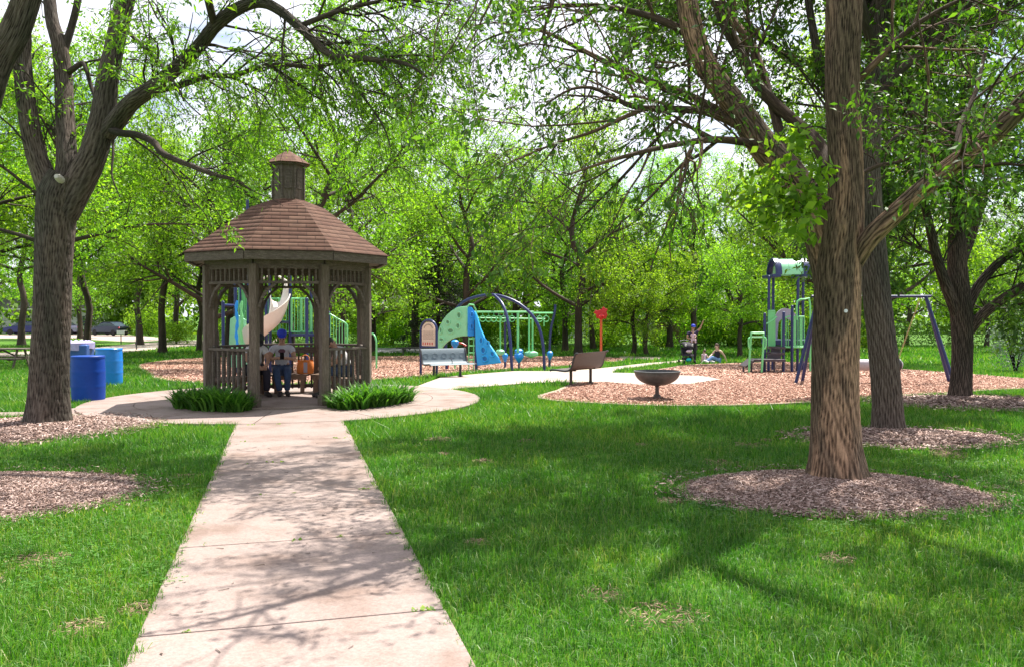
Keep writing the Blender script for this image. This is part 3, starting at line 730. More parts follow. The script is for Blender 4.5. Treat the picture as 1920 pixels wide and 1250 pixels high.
# --- tree whose bole stands out of frame on the left
b0 = Vector((-4.75,7.0,0))
T0 = [([b0-Vector((0,0,.1)), b0+Vector((0,0,.08)), Vector((-4.72,7,1.2)), P(-95,420,7), P(-70,290,7), P(-12,128,7), P(25,65,7), P(50,0,7), P(80,-100,7), P(120,-260,7.3)], [.26,.24,.2,.18,.165,.12,.11,.10,.09,.06]),
      ([P(-95,420,7), P(-160,200,7.1), P(-220,0,7.3), P(-260,-200,7.6), P(-300,-450,8)], [.15,.14,.12,.09,.03]),
      ([P(120,-260,7.3), P(200,-420,7.5), P(300,-560,7.6)], [.06,.05,.02]),
      ([P(50,0,7), P(-20,-200,6.6), P(-60,-380,6.2)], [.08,.06,.02]),
      ([P(80,-100,7), P(200,-200,6.7), P(330,-260,6.5), P(450,-270,6.3)], [.06,.05,.03,.01])]
hero('locust_tree', 'partly seen grey limb of a tree leaning in at the top left corner', 'tree', tuple(b0), T0, 'bark_grey', 'leaf_locust',
     dict(levels=[dict(n=50, L=1.4, t0=.3, ang=.8, K=7, wig=.16, grav=-.03, rmax=.016),
                  dict(n=330, L=.8, t0=.1, ang=.7, K=5, bias=(0,0,-.2), grav=-.1, rmax=.006, leaf=(10,.09,.05,.34,.35)),
                  dict(n=700, L=.35, t0=.2, ang=.6, K=4, bias=(0,0,-.2), grav=-.1, rmax=.004, rmin=.0015, sides=3, leaf=(9,.09,.04,.34,.35))]), 22)

# --- right foreground ash
Y2 = 7.62; b2 = at(1573, Y2)
T2 = [([b2-Vector((0,0,.1)), b2+Vector((0,0,.05)), *px([(1569,840),(1567,760),(1567,680),(1569,590),(1571,500),(1578,430),(1584,360),(1583,280),(1579,200),(1580,110),(1583,20),(1586,-80),(1590,-250),(1600,-480)], Y2)],
       [.262,.248,.22,.204,.198,.196,.196,.182,.152,.142,.138,.145,.155,.14,.11,.04]),
      (px([(1562,560),(1548,470,.1),(1520,390,.15),(1478,325,.2),(1441,286,.25),(1381,202,.3),(1330,134,.3),(1300,67,.35),(1283,-20,.4),(1262,-120,.4),(1230,-280,.2),(1180,-440)], Y2), [.14,.16,.15,.142,.135,.118,.105,.10,.092,.08,.06,.02]),
      (px([(1560,330,.1),(1535,272,.5),(1498,235,.8),(1448,191,1),(1414,151,1.1),(1381,84,1.2),(1357,44,1.3),(1340,-10,1.4),(1310,-120,1.6),(1290,-300,1.8)], Y2), [.07,.07,.062,.06,.06,.058,.055,.05,.04,.015]),
      (px([(1475,320,.4),(1462,250,.9),(1440,170,1.2),(1408,84,1.5),(1362,22,1.7),(1330,-60,1.9),(1300,-200,2)], Y2), [.06,.052,.048,.045,.042,.035,.01]),
      (px([(1590,520),(1625,455,-.15),(1675,405,-.3),(1730,355,-.5),(1795,303,-.7),(1860,255,-.9),(1920,195,-1.1),(1985,130,-1.3),(2060,40,-1.5),(2130,-100,-1.6),(2200,-260,-1.5)], Y2), [.06,.085,.078,.074,.074,.074,.072,.066,.055,.04,.015]),
      (px([(1400,235,.3),(1340,205,.5),(1280,175,.7),(1210,150,.9),(1144,121,1.1),(1077,87,1.3),(1010,57,1.5),(955,60,1.7),(905,78,1.9),(870,105,2)], Y2), [.05,.045,.036,.032,.028,.024,.018,.013,.009,.004]),
      (px([(1441,286,.25),(1390,240,.3),(1330,212,.3),(1280,206,.3),(1194,202,.2),(1150,183,.2),(1110,165,.1),(1070,168),(1036,188),(1005,212)], Y2), [.05,.045,.04,.036,.028,.02,.016,.012,.008,.004]),
      (px([(1210,203,.2),(1160,225,.1),(1110,248),(1043,269,-.1),(985,293,-.2),(940,312,-.3)], Y2), [.024,.02,.016,.012,.008,.004]),
      (px([(1420,270,.2),(1340,262,-.3),(1250,275,-.7),(1150,300,-1),(1060,330,-1.3)], Y2), [.04,.032,.022,.014,.005]),
      (px([(1283,-20,.4),(1200,-60,-.3),(1100,-80,-1),(980,-70,-1.6),(860,-40,-2)], Y2), [.06,.05,.04,.025,.01]),
      (px([(1300,67,.35),(1230,35,.6),(1150,15,1),(1060,12,1.4),(960,25,1.8)], Y2), [.045,.036,.026,.018,.007]),
      (px([(1590,-250),(1700,-330,-.5),(1850,-380,-1),(2000,-380,-1.5)], Y2), [.08,.07,.05,.02]),
      (px([(1586,-80),(1480,-220,.3),(1380,-350,.5),(1250,-450,.6)], Y2), [.09,.07,.05,.02]),
      (px([(1586,-160),(1640,-300,1.2),(1700,-420,2.2),(1750,-500,3)], Y2), [.08,.07,.05,.02]),
      (px([(1610,150),(1650,110,-.1),(1700,60,-.2),(1780,10,-.3),(1860,-20,-.4)], Y2), [.035,.03,.025,.018,.006]),
      (px([(1608,330),(1650,310,.1),(1700,300,.2),(1780,262,.4)], Y2), [.022,.018,.012,.005]),
      (px([(1795,303,-.7),(1800,240,-.4),(1830,170,-.2),(1850,90),(1880,10)], Y2), [.03,.026,.02,.014,.006])]
wt2 = [1.4,1.3,.9,1.2,.85,1.1,.8,1.0,1.1,.6,1.6,1.5,1.7,1.2,.5,.35]
hero('ash_tree', 'tallest foreground tree with furrowed bark and a large low limb on each side', 'tree', tuple(b2), T2, 'bark_tan', 'leaf_ash',
     dict(levels=[dict(n=200, L=1.5, t0=.18, ang=.85, K=8, bias=(-.05,0,.1), wig=.16, grav=-.02, rmax=.018, wt=wt2),
                  dict(n=950, L=.8, t0=.12, ang=.75, K=6, bias=(0,0,-.08), wig=.17, grav=-.05, rmax=.007, leaf=(3,.07,.04,.4,.35)),
                  dict(n=2000, L=.38, t0=.25, ang=.65, K=4, bias=(0,0,-.05), wig=.2, grav=-.05, rmax=.004, rmin=.002, sides=3, leaf=(8,.07,.035,.4,.35))]), 23, flare=.4)
ash = bpy.data.objects['ash_tree']
# leafy sprouts at the left of the bole
rg = np.random.default_rng(5)
st = np.array([list(P(1535,400,Y2-.25)), list(P(1520,380,Y2-.2)), list(P(1500,350,Y2-.2)), list(P(1545,420,Y2-.2)), list(P(1555,340,Y2-.2))])-np.array(b2)
base = np.stack([np.stack([s, s+[-.06,-.05,.02], s+[-.14,-.12,0]]) for s in st]); rb = np.full((5,3), .012)
c1, r1 = grow(base, rb, 22, .3, 1, .60, .5, 6, (-.65,-.35,.15), .2, -.03, rmax=.007, rng=rg, shrink=.1)
c2, r2 = grow(c1, r1, 80, .15, 1, .25, .7, 4, (-.1,0,-.1), .2, -.12, rmax=.004, rng=rg)
v, q, b = cat_tubes([tubes(c1, r1, 5, rng=rg), tubes(c2, r2, 4, rng=rg)])
spr = link('sprouts', np_mesh('sprouts', v, q, smooth=True, attr=b), M['bark_grey'], ash)
v1, q1 = leaf_cards(c2, 6, .10, .03, .6, rng=rg, droop=.6); v2, q2 = leaf_cards(c1, 8, .09, .03, .62, rng=rg, droop=.6)
vv = np.concatenate([v1,v2]).reshape(-1,4,3); vv = vv[vv[:,:,2].min(1) > P(1480,472,Y2).z].reshape(-1,3); link('sprout_leaves', np_mesh('sprout_leaves', vv, np.arange(len(vv)).reshape(-1,4)), M['leaf_bright'], spr)
# paper tag nailed to the bark
mb = MB(); c = P(1586,583,Y2-.235); mb.lathe([(.001,-.004),(.016,-.004),(.016,.004),(.001,.004)], 12, c, Matrix.Rotation(R(90),3,'X')); mb.build('tree_tag', M['tape_white'], ash).location = -Vector(b2)

# --- second tree on the right, leaning left
Y3 = 10.95; b3 = at(1668, Y3)
T3 = [([b3-Vector((0,0,.1)), b3+Vector((0,0,.05)), *px([(1663,740),(1655,650),(1645,560),(1636,470),(1630,380),(1630,290),(1636,200),(1648,120),(1655,40),(1662,-60),(1675,-220),(1690,-420)], Y3)], [.205,.192,.175,.172,.170,.168,.155,.13,.12,.12,.11,.09,.07,.03]),
      (px([(1630,360),(1600,300,.3),(1570,220,.6),(1540,130,.9),(1520,30,1.1),(1500,-100,1.3),(1470,-260,1.5)], Y3), [.09,.08,.07,.06,.05,.04,.01]),
      (px([(1636,200),(1680,140,-.2),(1740,90,-.4),(1790,40,-.6),(1850,-30,-.8),(1920,-120,-1)], Y3), [.07,.06,.05,.04,.03,.01]),
      (px([(1648,120),(1620,30,-.3),(1590,-100,-.6),(1560,-260,-.9)], Y3), [.07,.06,.045,.015]),
      (px([(1632,300),(1690,250,.4),(1760,225,.7),(1830,200,1)], Y3), [.03,.026,.018,.006]),
      (px([(1500,120,1),(1400,60,1.2),(1300,30,1.5),(1200,20,1.8)], Y3), [.045,.04,.028,.01]),
      (px([(1662,-60),(1560,-230,.8),(1430,-330,1.6),(1300,-380,2.4),(1170,-380,3.0)], Y3), [.08,.07,.06,.045,.015]),
      (px([(1662,-60),(1700,-200,1.0),(1650,-320,2.2),(1560,-400,3.2)], Y3), [.08,.07,.05,.015]),
      (px([(1655,40),(1540,-120,1.6),(1400,-200,3.0),(1250,-220,4.2)], Y3), [.07,.06,.05,.015]),
      (px([(1675,-220),(1780,-300,.5),(1900,-330,1)], Y3), [.06,.05,.015])]
hero('ash_tree', 'slimmer dark trunked tree leaning left just behind the tallest foreground tree', 'tree', tuple(b3), T3, 'bark_grey', 'leaf_ash',
     dict(levels=[dict(n=150, L=1.9, t0=.15, ang=.85, K=7, wig=.16, rmax=.02),
                  dict(n=800, L=1.0, t0=.12, ang=.75, K=5, bias=(0,0,-.03), grav=-.04, rmax=.008, leaf=(12,.10,.08,.42,.3)),
                  dict(n=1800, L=.5, t0=.25, ang=.65, K=4, grav=-.04, rmax=.004, rmin=.0025, sides=3, leaf=(20,.10,.06,.42,.3))]), 24, flare=.35)

# --- third tree at the right
Y5 = 15.2; b5 = at(1800, Y5)
T5 = [([b5-Vector((0,0,.1)), b5+Vector((0,0,.05)), *px([(1802,700),(1804,640),(1803,590),(1798,540),(1795,480),(1795,400),(1797,300),(1801,240),(1810,190),(1826,115),(1846,60),(1862,0),(1880,-80),(1890,-200)], Y5)], [.25,.24,.215,.21,.225,.22,.19,.15,.125,.115,.11,.10,.09,.08,.065,.02]),
      (px([(1798,600),(1775,540,-.1),(1755,480,-.3),(1742,420,-.5),(1726,350,-.7),(1715,270,-.9),(1705,180,-1),(1690,80,-1.1)], Y5), [.12,.12,.10,.085,.07,.06,.05,.015]),
      (px([(1815,620),(1840,592,-.1),(1870,568,-.2),(1905,545,-.3),(1950,520,-.5),(2010,480,-.8)], Y5), [.13,.11,.105,.10,.09,.05]),
      (px([(1808,590),(1832,540),(1860,505),(1890,480),(1930,455,.1),(1990,410,.2)], Y5), [.12,.10,.09,.08,.07,.04]),
      (px([(1800,500),(1820,450,.2),(1834,403,.3),(1851,336,.4),(1885,286,.5),(1920,249,.6),(1970,190,.8)], Y5), [.10,.09,.085,.08,.075,.07,.03]),
      (px([(1797,280),(1794,235,.1),(1775,170,.2),(1762,120,.3),(1752,50,.4),(1745,-60,.6)], Y5), [.05,.045,.04,.035,.03,.01]),
      (px([(1801,240),(1802,120,.3),(1801,0,.5),(1800,-120,.6)], Y5), [.04,.035,.028,.01]),
      (px([(1862,0),(1780,-130,.5),(1680,-230,1),(1560,-300,1.5),(1420,-330,2)], Y5), [.09,.08,.07,.05,.015]),
      (px([(1797,300),(1720,120,-.8),(1640,0,-1.6),(1540,-100,-2.2),(1440,-150,-2.8)], Y5), [.08,.07,.06,.045,.015]),
      (px([(1846,60),(1960,-60,-1),(2060,-140,-2),(2180,-180,-3)], Y5), [.09,.08,.06,.02]),
      (px([(1755,480,-.3),(1700,455,-.8),(1650,440,-1.2),(1600,450,-1.6)], Y5), [.035,.03,.02,.008]),
      (px([(1795,400),(1740,370,.5),(1690,360,1),(1640,380,1.5)], Y5), [.04,.035,.025,.008])]
T5 = [(p_, [r_*.82 for r_ in rr_]) for p_, rr_ in T5]
hero('ash_tree', 'dark trunked tree at the right edge with two thick limbs reaching right', 'tree', tuple(b5), T5, 'bark_dark', 'leaf_dark',
     dict(levels=[dict(n=200, L=1.9, t0=.15, ang=.85, K=7, wig=.16, rmax=.02),
                  dict(n=1000, L=1.0, t0=.12, ang=.75, K=5, bias=(0,0,-.05), grav=-.05, rmax=.008, leaf=(13,.12,.1,.42,.3)),
                  dict(n=1900, L=.5, t0=.25, ang=.65, K=4, grav=-.04, rmax=.004, rmin=.003, sides=3, leaf=(18,.12,.07,.42,.3))]), 25, flare=.2)

# ------------------------------------------------------------------ park trees behind (prototypes, then copies)
def proto(Ht, fork, spread, seed, leafm, bark='bark_grey', nl=9, leaf=.125, per=30, up=.75, r0=.17, low=0, n2=110, n3=420):
    rng = np.random.default_rng(seed)
    bole = np.stack([[rng.normal(0,.05)*k, rng.normal(0,.05)*k, z] for k, z in enumerate(np.linspace(-.15, Ht*.82, 9))])
    c, r = resample(bole, r0*np.array([1.25,1,.92,.85,.72,.58,.42,.26,.08]), 20)
    tb = [tubes(c[None], r[None], 10, lob=.03, rng=rng, flare=.3)]; CL = []; RL = []
    for k in range(nl):
        f = fork/Ht+(.78-fork/Ht)*(k/nl)**1.2; i = int(np.clip(f/.82*19, 1, 18)); p = c[i]
        a = k*2.4+rng.normal(0,.3); e = .12+up*rng.uniform(.5,1.1)*(.25+.95*f)
        L = spread*rng.uniform(.85,1.2)*(1.05-.62*max(0,(f-.25)/.75))*(.8+.2*min(1,f*4)); d = np.array([math.cos(a)*math.cos(e), math.sin(a)*math.cos(e), math.sin(e)])
        pts = [p]; 
        for s in range(6):
            d = d+rng.normal(0,.1,3)+np.array([0,0,.02-low*.06]); d /= np.linalg.norm(d); pts.append(pts[-1]+d*L/6)
        cc_, rr_ = resample(pts, np.linspace(r[i]*.6,.012,7), 12); CL.append(cc_); RL.append(rr_); tb.append(tubes(cc_[None], rr_[None], 7, lob=.02, rng=rng))
    cl = c[10:]; a2, b2_ = resample(cl, r[10:], 12); CL.append(a2); RL.append(b2_)
    C = np.stack(CL); Rr = np.stack(RL)
    C2, R2 = grow(C, Rr, n2, .2, 1, spread*.42, .8, 6, (0,0,.12-.25*low), .16, -.02, rmax=.03, rng=rng); R2 = np.maximum(R2,.009)
    C3, R3 = grow(C2, R2, n3, .2, 1, spread*.2, .75, 4, (0,0,0), .2, -.03, rmax=.012, rng=rng); R3 = np.maximum(R3,.006)
    tb += [tubes(C2, R2, 4, rng=rng), tubes(C3, R3, 3, rng=rng)]
    v, q, b = cat_tubes(tb); tm = np_mesh('trunk', v, q, smooth=True, attr=b); tm.materials.append(M[bark])
    v1, q1 = leaf_cards(C3, per, leaf, .17, .5, rng=rng, upn=.7); v2, q2 = leaf_cards(C2, per//2, leaf, .2, .5, rng=rng, upn=.7, t0=.4)
    cm = np_mesh('crown', np.concatenate([v1,v2]), np.concatenate([q1,q2+len(v1)])); cm.materials.append(M[leafm])
    return tm, cm
PR = {'H': proto(12, 3.7, 4.5, 41, 'leaf_bright', nl=11, n2=150, n3=620, per=28),
      'A': proto(12, 2.1, 4.6, 31, 'leaf_bright', nl=11, n2=150, n3=620, per=27),
      'B': proto(13, 2.3, 4.4, 32, 'leaf_bright', nl=12, n2=150, n3=620, per=27, up=.95),
      'C': proto(11, 1.8, 4.2, 33, 'leaf_locust', nl=10, n2=130, n3=560, per=27, up=.85, r0=.15),
      'D': proto(6.5, 1.7, 3.3, 34, 'leaf_bright', nl=9, n2=110, n3=460, per=32, leaf=.12, up=.5, r0=.13, low=.5),
      'E': proto(12, 2.2, 5.0, 35, 'leaf_mid', nl=11, n2=140, n3=560, per=24, leaf=.15),
      'S': proto(5.5, 1.3, 2.6, 36, 'leaf_dark', nl=8, n2=80, n3=300, per=24, leaf=.13, up=.6, r0=.09, low=.6)}
TG = {}
def ptree(kind, px_, Y, sc, rz, label, group=None, name='park_tree', cat='tree', dz=0, mt=None, sxy=1):
    p = at(px_, Y); t = thing(name, label, cat, (p.x, p.y, p.z+dz), rz, group)
    tm, cm = PR[kind]
    for nm, me in (('trunk', tm), ('crown', cm)):
        o = bpy.data.objects.new(nm, me); COL.objects.link(o); o.parent = t
    t.scale = (sc*sxy, sc*sxy, sc); return t
BT = 'park trees standing beyond the playground'
TREES = [ # kind, px, Y, scale, rot, label
 ('B',1085,46,1.02,.3,'tree with a stout forked trunk behind the red flower post, right of the blue arches'),
 ('C',1060,52,1.0,1.9,'thin trunked tree just left of the stout forked trunk behind the playground'),
 ('A',873,47,1.05,.9,'tree rising directly behind the green climbing panel'),
 ('E',1112,55,.85,2.7,'dark trunked tree just right of the stout forked trunk, behind the red flower post'),
 ('D',1186,47,1.0,.0,'small low branched tree, left one of the pair right of the red flower'),
 ('D',1213,46.5,.95,2.2,'small low branched tree, right one of the pair right of the red flower'),
 ('D',1388,45,.98,4.1,'small round crowned tree left of the slatted green play tower'),
 ('A',1300,53,.95,1.2,'broad tree behind the standing person in the blue cap'),
 ('B',1255,58,1.0,5.1,'tree filling the gap between the paired small trees and the standing person'),
 ('B',1480,50,1.0,3.3,'tree behind the green half barrel roof of the right hand play tower'),
 ('C',960,58,1.15,3.6,'pale green tree rising behind the blue arch of the climber'),
 ('C',990,68,1.25,.5,'far tree showing its top just right of the sky gap'),
 ('A',780,58,1.25,4.4,'tall bright tree right of the gazebo roof, behind the dark spruce'),
 ('C',700,50,1.05,2.0,'bright leafed tree just right of the gazebo eave'),
 ('A',640,44,1.0,5.5,'tree directly behind the right side of the gazebo'),
 ('C',545,50,1.15,.2,'tree directly behind the gazebo cupola'),
 ('B',430,48,1.0,1.1,'tree behind the left eave of the gazebo'),
 ('H',374,52,.85,3.9,'slim tree forking low just left of the gazebo posts'),
 ('H',305,49,1.02,2.4,'straight trunked tree standing in a mulch patch between the barrels and gazebo'),
 ('H',262,64,1.15,.7,'tree behind the parked dark sedan'),
 ('H',163,50,1.0,5.0,'slim trunked tree above the wheeled bin, in front of the driveway'),
 ('H',122,44,.95,3.0,'tree half hidden by the right edge of the big locust trunk'),
 ('H',40,62,1.2,4.0,'tree in front of the beige house at the far left'),
 ('H',-30,44,1.15,.8,'tree at the left edge above the picnic table'),
 ('A',330,74,1.2,5.7,'far tree seen between the straight trunk and the gazebo'),
 ('A',150,80,1.1,2.9,'tall tree far behind the beige garages'),
 ('B',1600,56,1.0,.4,'tree seen between the tallest foreground trunk and the leaning trunk'),
 ('A',1560,62,1.0,2.1,'far tree behind the swing frame'),
 ('C',1700,64,.95,3.2,'tree beyond the right hand lawn near the hedge'),
 ('E',1850,60,.75,5.2,'tree beyond the hedge at the right edge'),
 ('B',1960,52,.95,1.0,'tree reaching in from beyond the right edge above the hedge'),
 ('B',1370,62,1.0,2.5,'tree behind the seated woman and child'),
 ('E',1430,70,1.0,4.8,'dark tree in the back row left of the right hand play tower'),
 ('A',1150,66,.92,3.4,'back row tree above the pair of small low branched trees'),
 ('E',900,76,1.0,.3,'dark tree in the back row behind the climbing panels'),
 ('E',700,72,1.0,2.6,'dark tree in the back row right of the gazebo'),
 ('E',1050,80,1.0,4.9,'dark tree in the back row behind the stout forked trunk'),
 ('A',470,70,1.3,3.9,'tall tree in the back row above the gazebo roof on the left'),
 ('B',600,78,1.3,1.2,'tall tree in the back row above the gazebo roof on the right'),
 ('B',-90,70,1.3,1.5,'tall tree rising beyond the beige house roof at the left edge'),
]
for k, X_, Y_, s_, r_, lb in TREES:
    if k not in 'DS' : s_ *= 1.18
    ptree(k, X_, Y_, s_, r_, lb, BT)
TREES2 = [('H',96,33,1.2,.6,'bright leafed tree whose trunk hides behind the big locust trunk'),
 ('C',612,31,1.3,2.2,'light green tree rising right behind the gazebo, trunk hidden by a post'),
 ('B',1567,37,1.35,1.1,'large tree hidden from the ground up by the tallest foreground trunk'),
 ('B',1652,34,1.1,4.1,'tree whose trunk hides behind the leaning trunk at the right'),
 ('A',850,62,1.6,2.9,'tall bright tree just left of the open sky gap'),
 ('A',1040,64,1.25,5.0,'bright tree just right of the open sky gap'),
 ('C',400,40,1.45,1.0,'tall light green tree behind the left side of the gazebo roof'),
 ('H',-90,36,1.4,2.0,'light green tree filling the left edge behind the forked locust')]
for k, X_, Y_, s_, r_, lb in TREES2: ptree(k, X_, Y_, s_, r_, lb, BT)
# the far wood that closes the view
def far_wood():
    rng = np.random.default_rng(55); n = 95000
    X = rng.uniform(-125,125,n); cl = np.round(X/5.5+rng.uniform(-.45,.45,n)); h0 = 14+3.2*np.sin(cl*2.1)+2.2*np.sin(cl*5.3+1)-3.5*np.exp(-((X-50)/18)**2)
    cx = cl*5.5+1.6*np.sin(cl*3.3); cy = 108+5*np.sin(cl*1.7)
    u = rng.normal(size=(n,3)); u /= np.linalg.norm(u,axis=1,keepdims=True); r = rng.uniform(.35,1,n)**.5; lump = 1+.22*np.sin(u[:,0]*5+cl)+.2*np.sin(u[:,2]*6+cl*2)
    p = np.stack([cx+u[:,0]*r*4.4*lump, cy+u[:,1]*r*3.5, -.75+h0*.52+u[:,2]*r*lump*h0*.5], 1)
    m = 36000; p2 = np.stack([rng.uniform(-125,125,m), rng.uniform(98,112,m), -.75+7.5*rng.random(m)], 1); p2[:,2] *= 1+.2*np.sin(p2[:,0]*.9); p = np.concatenate([p,p2]); n += m
    C = np.stack([p, p+rng.normal(0,.05,(n,3))],1); v, q = leaf_cards(C, 1, .75, .03, .6, rng=rng)
    o = link('far_wood', np_mesh('far_wood', v, q), M['leaf_mid']); tag(o, 'mass of leafy trees closing the view far behind the park', 'wood', kind='stuff')
far_wood()
for i, (k, X_, Y_, s_, r_) in enumerate([('E',-300,62,1.2,1),('B',2080,66,1.1,2)]): 
    ptree(k, X_, Y_, s_, r_, ['tree beyond the left edge of the lawn', 'tree beyond the right edge of the lawn'][i], BT)

# understorey shrubs at the back of the lawn
rng_s = np.random.default_rng(77)
def shrub_mesh(w, h, n, leafm, leaf=.12, seed=1, flat=False):
    rng = np.random.default_rng(seed)
    u = rng.normal(size=(n,3)); u /= np.linalg.norm(u,axis=1,keepdims=True); rad = rng.uniform(.25,1,n)**.5
    lump = 1+.2*np.sin(u[:,0]*5+seed)+.15*np.sin(u[:,1]*7+u[:,2]*4+seed*2)
    p = u*rad[:,None]*lump[:,None]*np.array([w/2,w/2*.8,h/2])+np.array([0,0,h*.5]); p[:,2] = np.abs(p[:,2])
    C = np.stack([p, p+rng.normal(0,.05,(n,3))],1)
    v, q = leaf_cards(C, 1, leaf, .03, .5, rng=rng); me = np_mesh('shrub', v, q); me.materials.append(M[leafm]); 
    # stems
    mb = MB()
    for k in range(9):
        a = rng.uniform(0,6.28); mb.tube([(0,0,-.05),(math.cos(a)*w*.12,math.sin(a)*w*.12,h*.35),(math.cos(a)*w*.3,math.sin(a)*w*.25,h*.75)],[.03,.02,.01],5)
    sm = mb.mesh('stems'); sm.materials.append(M['bark_dark']); return me, sm
SH = {'d': shrub_mesh(4.2,2.6,5200,'leaf_bright',.17,3), 'm': shrub_mesh(3.2,2.0,4000,'leaf_bright',.15,5), 'b': shrub_mesh(1.7,1.1,2200,'leaf_bright',.11,8), 'g': shrub_mesh(2.4,3.0,2600,'leaf_grey',.10,9)}
def shrub(kind, px_, Y, sc, rz, label, group='shrubs at the back of the lawn', dz=0):
    p = at(px_, Y); t = thing('shrub', label, 'shrub', (p.x,p.y,p.z+dz), rz, group)
    for nm, me in zip(('crown','stems'), SH[kind]):
        o = bpy.data.objects.new(nm, me); COL.objects.link(o); o.parent = t
    t.scale = (sc,)*3; return t
SHR = [('d',735,62,1.2,0,'dark shrub behind the court right of the gazebo'),('d',690,66,1.1,1,'dark shrub seen past the right posts of the gazebo'),('d',905,60,1.1,2,'dark shrub behind the blue climbing panel'),
 ('m',985,58,1.0,3,'shrub seen under the hanging poles of the climber'),('d',1040,64,1.2,1,'dark shrub behind the curved blue end post'),('d',1150,60,1.15,4,'dark shrub left of the paired small trees'),
 ('m',1130,58,1.0,2,'shrub just right of the red flower post'),('g',1205,62,.9,1,'greyish shrub behind the paired small trees'),('b',1250,60,1.0,1,'bright low shrub in front of the brown fence, left'),('b',1232,61,1.1,3,'bright low shrub between the paired trees and fence'),
 ('d',1330,62,1.3,1,'dark shrub behind the seated woman'),('d',1385,60,1.2,4,'dark shrub behind the small round crowned tree'),('d',1440,62,1.3,2,'dark shrub behind the transfer steps of the right play tower'),
 ('d',1500,62,1.2,1,'dark shrub behind the right play tower'),('m',1560,60,1.1,2,'shrub seen left of the leaning trunk'),('m',1620,58,1.1,5,'bright shrub right of the tallest foreground trunk'),
 ('m',330,66,.9,4,'rounded shrub beyond the road left of the gazebo'),('m',435,64,1.1,4,'shrub seen through the left side of the gazebo'),('d',520,66,1.3,2,'dark shrub behind the slide'),('d',600,66,1.3,3,'dark shrub behind the green stair rails'),
 ('g',1905,26,.75,0,'wispy grey green shrub at the right edge of the lawn'),('b',128,50,.8,2,'small bright shrub by the bin and small tree'),('d',280,92,1.3,2,'dark shrub behind the sedan'),('m',820,56,.8,3,'shrub at the foot of the spruce'),
 ('d',770,66,1.4,3,'dark shrub left of the spruce'),('d',850,68,1.4,3,'dark shrub right of the spruce')]
for k, X_, Y_, s_, r_, lb in SHR: shrub(k, X_, Y_, s_, r_, lb)

# spruce
def spruce(px_, Y, Ht):
    p = at(px_, Y); t = thing('spruce_tree', 'dark drooping spruce between the gazebo and the green climbing panel', 'tree', tuple(p))
    rng = np.random.default_rng(8)
    c, r = resample([(0,0,-.1),(0,0,Ht*.5),(.05,0,Ht)], [.16,.09,.015], 14); v, q, b = tubes(c[None], r[None], 8, rng=rng)
    n = 190; z = Ht*(.06+.93*rng.random(n)**.85); L = (Ht-z)*.36+.15; a = rng.uniform(0,6.28,n); C = []
    for i in range(n):
        d = np.array([math.cos(a[i]), math.sin(a[i]), 0]); C.append([[0,0,z[i]], d*L[i]*.5+[0,0,z[i]-.04*L[i]], d*L[i]+[0,0,z[i]-.22*L[i]]])
    C = np.array([resample(x,[.02,.012,.005],6)[0] for x in C]); Rr = np.tile(np.linspace(.025,.008,6),(n,1))
    v2, q2, b2_ = tubes(C, Rr, 4, rng=rng); V, Q, B = cat_tubes([(v,q,b),(v2,q2,b2_)]); link('trunk', np_mesh('trunk',V,Q,smooth=True,attr=B), M['bark_dark'], t)
    C3, R3 = grow(C, Rr, 1300, .15, 1, .45, .7, 4, (0,0,-.3), .1, -.08, rng=rng)
    v, q = leaf_cards(C3, 15, .12, .05, .3, rng=rng, droop=.8); link('crown', np_mesh('crown',v,q), M['leaf_spruce'], t)
spruce(822, 50, 7.6)
# hedge on the right
def hedge(x0, x1, Y, h, label):
    a = at(x0,Y); b = at(x1,Y); w = b.x-a.x; n = int(w*h*300); rng = np.random.default_rng(int(x0))
    p = np.stack([rng.uniform(-w/2,w/2,n), rng.uniform(-.8,.8,n), rng.uniform(0,1,n)**.8*h], 1); p[:,2] *= 1+.08*np.sin(p[:,0]*1.7)+.05*np.sin(p[:,0]*4.1)
    C = np.stack([p, p+rng.normal(0,.05,(n,3))],1); v, q = leaf_cards(C, 1, .15, .03, .55, rng=rng); o = link('hedge', np_mesh('hedge',v,q), M['leaf_dark'])
    o.location = ((a.x+b.x)/2, Y, a.z); tag(o, label, 'hedge', 'clipped hedges at the far side of the lawn')
hedge(1610,1760,62,1.7,'dark hedge left of the dark trunked tree at the right'); hedge(1770,2050,62,1.8,'dark hedge beyond the lawn at the right edge'); hedge(1340,1590,64,1.9,'dark hedge behind the small round crowned tree and right play tower')
# ------------------------------------------------------------------ gazebo
GZ = thing('gazebo', 'octagonal weathered wood gazebo with brown shingle roof and small cupola', 'gazebo', (GC.x,GC.y,0), PA)
def gz(x, y, z=0): p = GC+W*x+U*y; return Vector((p.x, p.y, z))
def oc(r, k, z): a = -PI/2+PI/8+PI/4*k; return Vector((r*math.cos(a), r*math.sin(a), z))   # k=0 front right corner
